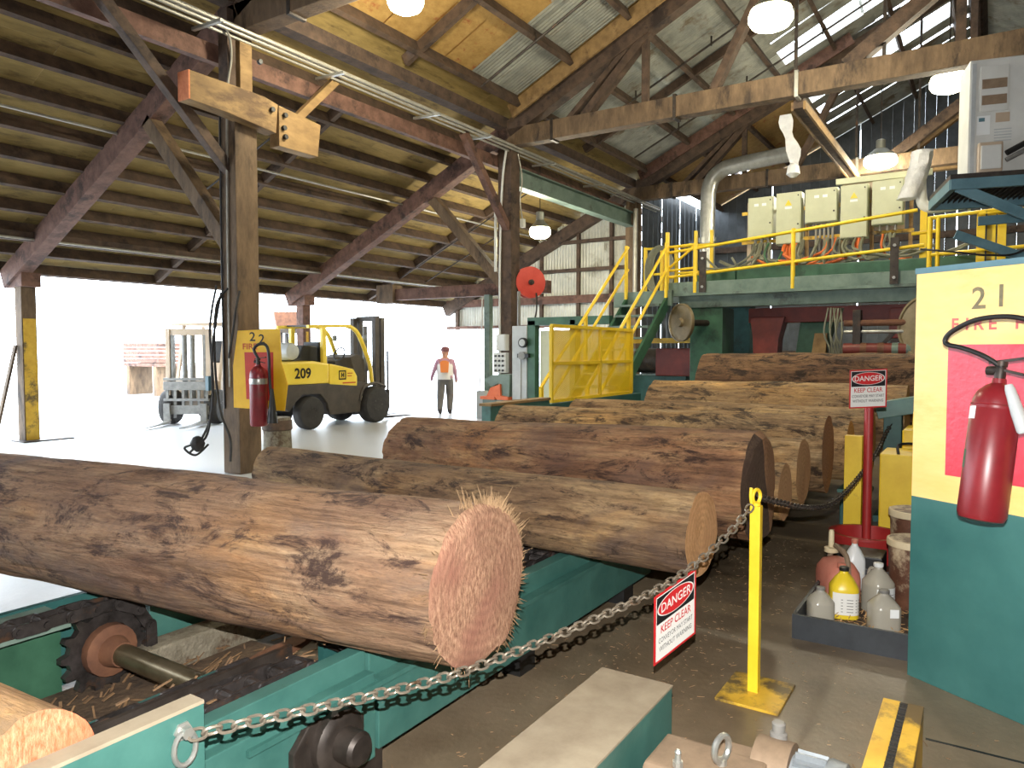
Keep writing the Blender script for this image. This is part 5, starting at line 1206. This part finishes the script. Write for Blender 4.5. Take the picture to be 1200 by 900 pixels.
wheel(fk, (-.95, -HW+.1, .36), .36, .26, 'fork_dark', -1); wheel(fk, (-.95, HW-.1, .36), .36, .26, 'fork_dark', 1)
wheel(fk, (1.0, -HW+.05, .43), .43, .32, 'fork_dark', -1); wheel(fk, (1.0, HW-.05, .43), .43, .32, 'fork_dark', 1)
lp_('chassis', 'fork_dark', fk, lambda b: b.prism([(-1.55, .42), (-1.38, .62), (-1.2, .76), (-.7, .76), (-.5, .55), (-.42, .28), (.5, .28), (.56, .6), (.62, .82), (.9, .9), (.6, .98), (-1.7, .98), (-1.75, .6)], (0, -HW, 0), (1, 0, 0), (0, 0, 1), (0, 2*HW, 0)), bevel=.02)
cw = lp_('counterweight', 'yellow_fork', fk, lambda b: b.prism([(-1.85, .7), (-1.72, .98), (-.45, .98), (-.45, 1.42), (-.9, 1.48), (-1.75, 1.46), (-1.88, 1.3)], (0, -HW-.01, 0), (1, 0, 0), (0, 0, 1), (0, 2*HW+.02, 0)), bevel=.05)
lp_('side_cowl', 'yellow_fork', fk, lambda b: b.prism([(-.44, .95), (.42, .88), (.42, 1.12), (.3, 1.28), (-.1, 1.36), (-.44, 1.42)], (0, -HW-.005, 0), (1, 0, 0), (0, 0, 1), (0, 2*HW+.01, 0)), bevel=.03)
lp_('engine_hood', 'black', fk, lambda b: b.prism([(-1.3, 1.46), (-.5, 1.46), (-.5, 1.8), (-.9, 1.82), (-1.0, 1.55)], (0, -.3, 0), (1, 0, 0), (0, 0, 1), (0, .6, 0)), bevel=.03)
lp_('gas_bottle', 'grey_box', fk, lambda b: b.lathe([(.05, 0), (.17, .05), (.19, .12), (.19, .62), (.17, .7), (.05, .74)], (-1.25, -.42, 1.68), (0, 1, 0), n=20), smooth=True)
lp_('seat', 'black', fk, lambda b: b.prism([(-.35, 1.36), (.1, 1.36), (.1, 1.48), (-.2, 1.5), (-.3, 1.9), (-.42, 1.9)], (0, -.25, 0), (1, 0, 0), (0, 0, 1), (0, .5, 0)), bevel=.03)
lp_('dash', 'fork_dark', fk, lambda b: b.prism([(.42, .9), (.85, .95), (.8, 1.5), (.6, 1.62), (.35, 1.55), (.45, 1.3)], (0, -.45, 0), (1, 0, 0), (0, 0, 1), (0, .9, 0)), bevel=.02)
sw_ = MB(); sw_.tube([(.35+.06*math.sin(t), .17*math.cos(t)-.1, 1.62+.15*math.sin(t)) for t in [2*PI*k/16 for k in range(16)]], .018, n=6, closed=True); sw_.build('steering_wheel', 'black', fk, world=False, smooth=True)
for s_ in (-1, 1):
    lp_('front_pillar', 'yellow_fork', fk, lambda b: b.tube(smoothpath([(.98, s_*.52, .92), (.9, s_*.52, 1.4), (.62, s_*.5, 2.0), (.42, s_*.5, 2.2), (.2, s_*.5, 2.26)], 5), .05, n=8), smooth=True)
    lp_('rear_pillar', 'yellow_fork', fk, lambda b: b.bar((-.52, s_*.52, 1.4), (-.52, s_*.5, 2.22), .09, .11, up=(1, 0, 0)), bevel=.01)
    lp_('guard_rail', 'yellow_fork', fk, lambda b: b.bar((-.95, s_*.5, 2.22), (.3, s_*.5, 2.27), .09, .07), bevel=.01)
    for dx in (0, .19): lp_('mast_rail', 'fork_dark', fk, lambda b: b.b2((1.22+dx, s_*.36-.06, .12), (1.36+dx, s_*.36+.06, 2.5)), bevel=.008)
    lp_('fork', 'iron', fk, lambda b: b.prism([(1.62, .6), (1.68, .6), (1.68, .1), (2.7, .06), (2.7, .04), (1.62, .04)], (0, s_*.3-.06, 0), (1, 0, 0), (0, 0, 1), (0, .12, 0)))
    lp_('head_lamp', 'lens', fk, lambda b: b.lathe([(.03, 0), (.07, .03), (.08, .07)], (.72, s_*.5, 2.0), (1, 0, 0), n=12), smooth=True)
for k in range(6): lp_('guard_bar', 'fork_dark', fk, lambda b: b.b2((-.7+.18*k, -.48, 2.235), (-.65+.18*k, .48, 2.27)))
for z in (.5, 1.2, 2.42): lp_('mast_cross', 'fork_dark', fk, lambda b: b.b2((1.36, -.36, z), (1.44, .36, z+.12)))
lp_('lift_cylinder', 'wolf_grey', fk, lambda b: b.cyl((1.3, 0, .3), (1.3, 0, 2.3), .06, n=12), smooth=True)
lp_('carriage', 'iron', fk, lambda b: b.b2((1.55, -.5, .3), (1.62, .5, .75)))
lp_('load_backrest', 'iron', fk, lambda b: b.b2((1.58, -.48, .75), (1.61, -.44, 1.7)))
lp_('load_backrest', 'iron', fk, lambda b: b.b2((1.58, .44, .75), (1.61, .48, 1.7)))
lp_('front_fender', 'fork_dark', fk, lambda b: b.tube(smoothpath([(.5, -HW-.0, .55), (.62, -HW, .84), (1.0, -HW, .93), (1.35, -HW, .84)], 4), .04, n=6), smooth=True)
lp_('tail_lamp', 'black', fk, lambda b: b.b2((-1.9, -HW+.02, 1.08), (-1.84, -.3, 1.3)))
tx = MB(); letters(tx, '209', (-1.42, -HW-.014, 1.12), (1, 0, 0), (0, 0, 1), .30, 1.0, depth=.003, bold=.008); tx.build('number', 'sign_black', cw, world=False)
lg = MB()
def fr_(b, x0, x1, z0, z1):
    y = -HW-.0105
    b.add([(x0, y, z0), (x1, y, z0), (x1, y, z1), (x0, y, z1)], [(0, 1, 2, 3)])
for r_ in ((-.16, .06, 1.05, 1.08), (-.16, .06, 1.23, 1.26), (-.16, -.13, 1.05, 1.26), (.03, .06, 1.05, 1.26), (-.09, -.06, 1.1, 1.21), (-.03, .0, 1.1, 1.21), (-.09, .0, 1.14, 1.17)): fr_(lg, *r_)
lg.build('badge', 'sign_black', fk, world=False)
lg = MB()
for r_ in ((.1, .26, 1.18, 1.2), (.1, .24, 1.12, 1.14), (-.05, .36, .96, .99)): fr_(lg, *r_)
lg.build('decal', 'letter_red_b', fk, world=False)

f2 = thing('forklift', 'tan forklift seen mast-first, parked outside beyond the big timber post', 'forklift', (10.6, 15.7, 0), math.atan2(-.54, -.84))
wheel(f2, (.2, -.52, .4), .4, .3, 'tan_box', -1); wheel(f2, (.2, .52, .4), .4, .3, 'tan_box', 1); wheel(f2, (-1.5, -.45, .33), .33, .22, 'tan_box', -1); wheel(f2, (-1.5, .45, .33), .33, .22, 'tan_box', 1)
lp_('body', 'tan_box', f2, lambda b: b.prism([(-2.1, .5), (-.2, .35), (0, .5), (0, 1.0), (-.6, 1.1), (-1.0, 1.4), (-2.1, 1.4)], (0, -.55, 0), (1, 0, 0), (0, 0, 1), (0, 1.1, 0)), bevel=.04)
for s_ in (-1, 1):
    lp_('mast_rail', 'tan_box', f2, lambda b: b.b2((.3, s_*.46-.05, .1), (.48, s_*.46+.05, 2.2)), bevel=.008)
    lp_('inner_rail', 'wolf_grey', f2, lambda b: b.b2((.34, s_*.37-.03, .15), (.46, s_*.37+.03, 2.15)), bevel=.006)
    lp_('fork', 'wolf_grey', f2, lambda b: b.prism([(.62, .5), (.68, .5), (.68, .1), (1.75, .06), (1.75, .04), (.62, .04)], (0, s_*.42-.07, 0), (1, 0, 0), (0, 0, 1), (0, .14, 0)))
    lp_('pillar', 'tan_box', f2, lambda b: b.bar((-.1, s_*.5, 1.0), (-.5, s_*.5, 2.3), .07, .07), bevel=.008); lp_('pillar', 'tan_box', f2, lambda b: b.bar((-1.6, s_*.5, 1.4), (-1.6, s_*.5, 2.3), .07, .07), bevel=.008)
lp_('overhead_guard', 'tan_box', f2, lambda b: b.b2((-1.8, -.75, 2.3), (-.3, .75, 2.38)), bevel=.03)
for k, y in enumerate((-.1, .08)): lp_('lift_cylinder', 'wolf_grey', f2, lambda b: b.cyl((.4, y, .6), (.4, y, 2.1), .06, n=12), smooth=True)
lp_('mast_cross', 'tan_box', f2, lambda b: b.b2((.36, -.46, 2.05), (.46, .46, 2.2)), bevel=.01)
for z in (.25, .55, .8, 1.02): lp_('carriage_bar', 'wolf_grey', f2, lambda b: b.b2((.5, -.52, z), (.6, .52, z+(.2 if z in (.25, .8) else .06))), bevel=.008)
for k in range(6): lp_('carriage_strut', 'wolf_grey', f2, lambda b: b.b2((.52, -.48+.18*k, .3), (.56, -.42+.18*k, 1.0)))
lp_('seat_back', 'black', f2, lambda b: b.b2((-1.4, -.3, 1.4), (-1.25, .3, 1.95)), bevel=.04)

# ================================================================== PERSON walking away by the opening
pr = thing('person', 'person in orange and white safety vest and cap walking by the open side', 'person', (15.72, 12.31, 0), math.radians(32.9-90))
# local: x = to the person's left, y = back towards camera is -y ; figure faces +y ... rotated so back shows
me = bpy.data.meshes.new('body')
J = [((0, 0, .96), .15), ((0, 0, 1.12), .15), ((0, .01, 1.3), .165), ((0, .01, 1.43), .13), ((0, .02, 1.5), .062), ((0, .03, 1.56), .06),
     ((.10, .02, .9), .125), ((.125, .08, .5), .095), ((.12, -.02, .12), .068), ((.12, .05, .04), .045), ((.13, .17, .035), .04),
     ((-.10, .0, .9), .125), ((-.125, .0, .5), .095), ((-.14, -.12, .13), .068), ((-.13, -.06, .05), .045), ((-.14, .07, .035), .04),
     ((.19, 0, 1.41), .075), ((.27, -.02, 1.15), .05), ((.29, .06, .93), .04), ((.29, .09, .84), .035),
     ((-.19, 0, 1.41), .075), ((-.29, -.05, 1.17), .05), ((-.36, -.03, .98), .04), ((-.37, .0, .89), .035),
     ((0, .05, 1.64), .09), ((0, .05, 1.73), .085)]
Ed = [(0, 1), (1, 2), (2, 3), (3, 4), (4, 5), (5, 24), (24, 25), (0, 6), (6, 7), (7, 8), (8, 9), (9, 10), (0, 11), (11, 12), (12, 13), (13, 14), (14, 15), (3, 16), (16, 17), (17, 18), (18, 19), (3, 20), (20, 21), (21, 22), (22, 23)]
me.from_pydata([j[0] for j in J], Ed, []); bo = bpy.data.objects.new('body', me); COL.objects.link(bo)
sk = bo.modifiers.new('skin', 'SKIN'); sk.use_smooth_shade = True
for i, j in enumerate(J): me.skin_vertices[0].data[i].radius = (j[1]*1.3, j[1]*1.15)
me.skin_vertices[0].data[0].use_root = True
bo.modifiers.new('sub', 'SUBSURF').levels = 2
dg = bpy.context.evaluated_depsgraph_get(); m2 = bpy.data.meshes.new_from_object(bo.evaluated_get(dg)); bpy.data.objects.remove(bo)
for k in ('trousers', 'shirt', 'skin', 'boot'): m2.materials.append(MATS[k])
for p in m2.polygons:
    c = p.center; p.use_smooth = True
    p.material_index = 3 if c.z < .12 else (0 if c.z < .98 and abs(c.x) < .25 else (2 if c.z > 1.49 or (c.z < .9 and abs(c.x) > .25) else 1))
b2o = bpy.data.objects.new('body', m2); COL.objects.link(b2o); b2o.parent = pr
lp_('vest', 'vest_white', pr, lambda b: b.lathe([(.215, 0), (.22, .03), (.215, .2), (.23, .36), (.2, .46), (.1, .5)], (0, .0, .93), n=20), smooth=True).scale = (1.05, .85, 1)
lp_('vest_panel', 'vest_orange', pr, lambda b: b.prism([(-.1, 1.12), (.1, 1.12), (.12, 1.4), (.05, 1.44), (-.05, 1.44), (-.12, 1.4)], (0, -.19, 0), (1, 0, 0), (0, 0, 1), (0, -.03, 0)))
lp_('cap', 'cap', pr, lambda b: b.lathe([(.122, 0), (.125, .03), (.115, .08), (.07, .13), (.01, .14)], (0, .05, 1.68), n=16), smooth=True)
lp_('cap_brim', 'cap', pr, lambda b: b.prism([(-.07, .1), (.07, .1), (.05, .22), (-.05, .22)], (0, .05, 1.69), (1, 0, 0), (0, 1, 0), (0, 0, .012)))

# ================================================================== LAMPS
def lamp(label, u, v, z, r=.24, power=380, top=None):
    t = thing('high_bay_lamp', label, 'lamp', (u, v, z), group='hanging high bay lamps')
    lp_('lens', 'lamp_glow', t, lambda b: b.lathe([(r*.1, -.16), (r*.55, -.15), (r*.85, -.11), (r, -.04), (r*1.0, .03), (r*.9, .10)], n=28), smooth=True)
    lp_('reflector', 'lamp_case', t, lambda b: b.lathe([(r*.92, .10), (r*.95, .105), (r*.8, .16), (r*.5, .24), (r*.4, .28)], n=28), smooth=True)
    lp_('ballast', 'lamp_case', t, lambda b: b.lathe([(.08, .28), (.1, .3), (.1, .48), (.07, .5)], n=16), smooth=True)
    lp_('stem', 'iron', t, lambda b: b.cyl((0, 0, .5), (0, 0, (top or zc(v)+.25)-z), .012, n=6))
    d = bpy.data.lights.new('lamp_light', 'POINT'); d.energy = power; d.color = (1, .92, .70); d.shadow_soft_size = .2
    o = bpy.data.objects.new('lamp_light', d); COL.objects.link(o); o.parent = t; o.location = (0, 0, -.38)
    return t
lamp('round high bay lamp glowing at the top edge, left of centre', 7.58, 6.57, 6.3)
lamp('round high bay lamp glowing highest in the right half', 10.83, 2.7, 6.35, r=.3)
lamp('glowing high bay lamp beside the white enclosure', 14.94, .72, 6.3, r=.3)
lamp('small glowing lamp just above the beige cabinets', 19.2, 2.26, 6.08, r=.36)
lamp('glowing lamp hanging in the aisle by the hose-reel post', 15.7, 9.34, 4.6, r=.26)

# ================================================================== DUCTS AND LOOSE ROOF THINGS
du = thing('vent_duct', 'galvanised duct elbow dropping behind the landing', 'duct', (19.5, 6.4, 4))
part('riser', 'galv', du, lambda b: b.tube(smoothpath([(19.6, 6.45, 3.4), (19.6, 6.45, 5.2), (19.6, 6.4, 6.1), (19.6, 6.1, 6.45), (19.6, 5.6, 6.55), (19.6, 4.3, 6.65)], 6), .2, n=14), smooth=True)
part('collar', 'galv', du, lambda b: b.cyl((19.6, 6.45, 4.6), (19.6, 6.45, 4.72), .23, n=16))
psx = thing('plastic_strip', 'torn white plastic strip hanging from the tie beam', 'plastic', (14.2, 3.2, 5.3))
b = MB(); pts = [(14.2, 3.25-.02*k, 6.0-.11*k) for k in range(10)]
vs_ = []
for k, p in enumerate(pts):
    w_ = .1+.03*math.sin(k*1.3)
    for s_ in (-1, 1):
        for d_ in (0, .006): vs_.append((p[0]+.04*math.sin(k)+d_, p[1]+s_*w_+.03*math.sin(k*.8), p[2]))
b.add(vs_, [f for k in range(9) for f in ((4*k, 4*k+2, 4*k+6, 4*k+4), (4*k+1, 4*k+5, 4*k+7, 4*k+3), (4*k, 4*k+4, 4*k+5, 4*k+1), (4*k+2, 4*k+3, 4*k+7, 4*k+6))]); b.build('strip', 'plastic_sheet', psx, smooth=True)
part('knot', 'plastic_sheet', psx, lambda b: b.lathe([(.05, 0), (.12, .06), (.1, .2), (.04, .25)], (14.2, 3.1, 4.85), n=9), smooth=True)

# ================================================================== LITTER ON THE FLOOR
ck = MB(); rr = random.Random(21)
for k in range(1100):
    a = rr.random()
    if a < .7: u_, v_ = rr.uniform(1.9, 7.0), rr.gauss(1.55, .28)
    else: u_, v_ = rr.uniform(2.2, 5.0), rr.uniform(-.3, 1.9)
    if 4.45 < u_ < 5.8 and v_ < 1.0: continue
    if u_ < 2.75 and .98 < v_ < 1.33 or u_ > 3.85 and v_ < .45 or u_ < 3.2 and v_ < 1.0 or 3.46 < u_ < 3.9 and .75 < v_ < 1.12: continue
    ln = rr.choice((.004, .006, .008, .014))*rr.uniform(.5, 1.5); t = rr.uniform(0, PI); d = V(math.cos(t), math.sin(t), rr.uniform(-.1, .1))*ln
    ck.bar(V(u_, v_, .004)-d, V(u_, v_, .004)+d, rr.uniform(.0015, .004), .002)
tag(ck.build('wood_chips', 'chip', None), 'wood chips and splinters strewn over the dirty concrete floor', 'wood chips', kind='stuff')
bk = MB()
for k in range(650):
    u_, v_ = rr.uniform(-.2, 3.5), rr.uniform(2.1, 3.5); z = .105 if v_ > 2.5 else .47
    t = rr.gauss(.1, .6); ln = rr.choice((.012, .02, .035, .07))*rr.uniform(.5, 1.3); d = V(math.cos(t), math.sin(t), rr.uniform(-.25, .25))*ln
    bk.bar(V(u_, v_, z+.01)-d, V(u_, v_, z+.03)+d, rr.uniform(.004, .014), rr.uniform(.002, .006))
tag(bk.build('bark_debris', 'bark_bits', None), 'shredded bark debris lying in the infeed conveyor', 'bark', kind='stuff')
for k in range(3):
    pass
tag(part('bark_slab', 'rust', None, lambda b: b.prism([(-.3, -.03), (.1, -.05), (.32, -.01), (.3, .03), (-.1, .05), (-.3, .02)], (2.55, 3.1, .11), (1, .12, 0), (-.12, 1, .1), (0, 0, .03))), 'long reddish bark slab lying in the conveyor trough', 'bark')

# ================================================================== FAINT THINGS OUTSIDE
yt = thing('lumber_stack', 'reddish stack of lumber far outside in the yard', 'lumber', (16.5, 27.2, 0))
for k in range(6):
    for j in range(3): part('plank', 'timber_red', yt, lambda b: b.b2((16.0+.32*j, 26.0, 1.1+.15*k), (16.3+.32*j, 28.4, 1.23+.15*k)))
for vv in (26.2, 28.0): part('bearer', 'timber', yt, lambda b: b.b2((16.0, vv, 0), (16.95, vv+.2, 1.1)))
hp = thing('rusty_hopper', 'rusty hopper box on a stand outside, above the rear of the yellow forklift', 'hopper', (14.8, 17.7, 0))
part('box', 'rust', hp, lambda b: b.prism([(-.35, 2.35), (.35, 2.35), (.45, 2.85), (-.45, 2.85)], (14.8, 17.4, 0), (.54, -.84, 0), (0, 0, 1), (.2, .3, 0)), bevel=.02)
part('tray', 'fork_dark', hp, lambda b: b.b2((14.3, 17.2, 2.22), (15.3, 18.1, 2.34)))
for (du_, dv_) in ((-.4, -.4), (.4, -.4), (-.4, .3), (.4, .3)): part('leg', 'fork_dark', hp, lambda b: b.box((14.8+du_, 17.7+dv_, 1.11), (.09, .09, 2.22)))
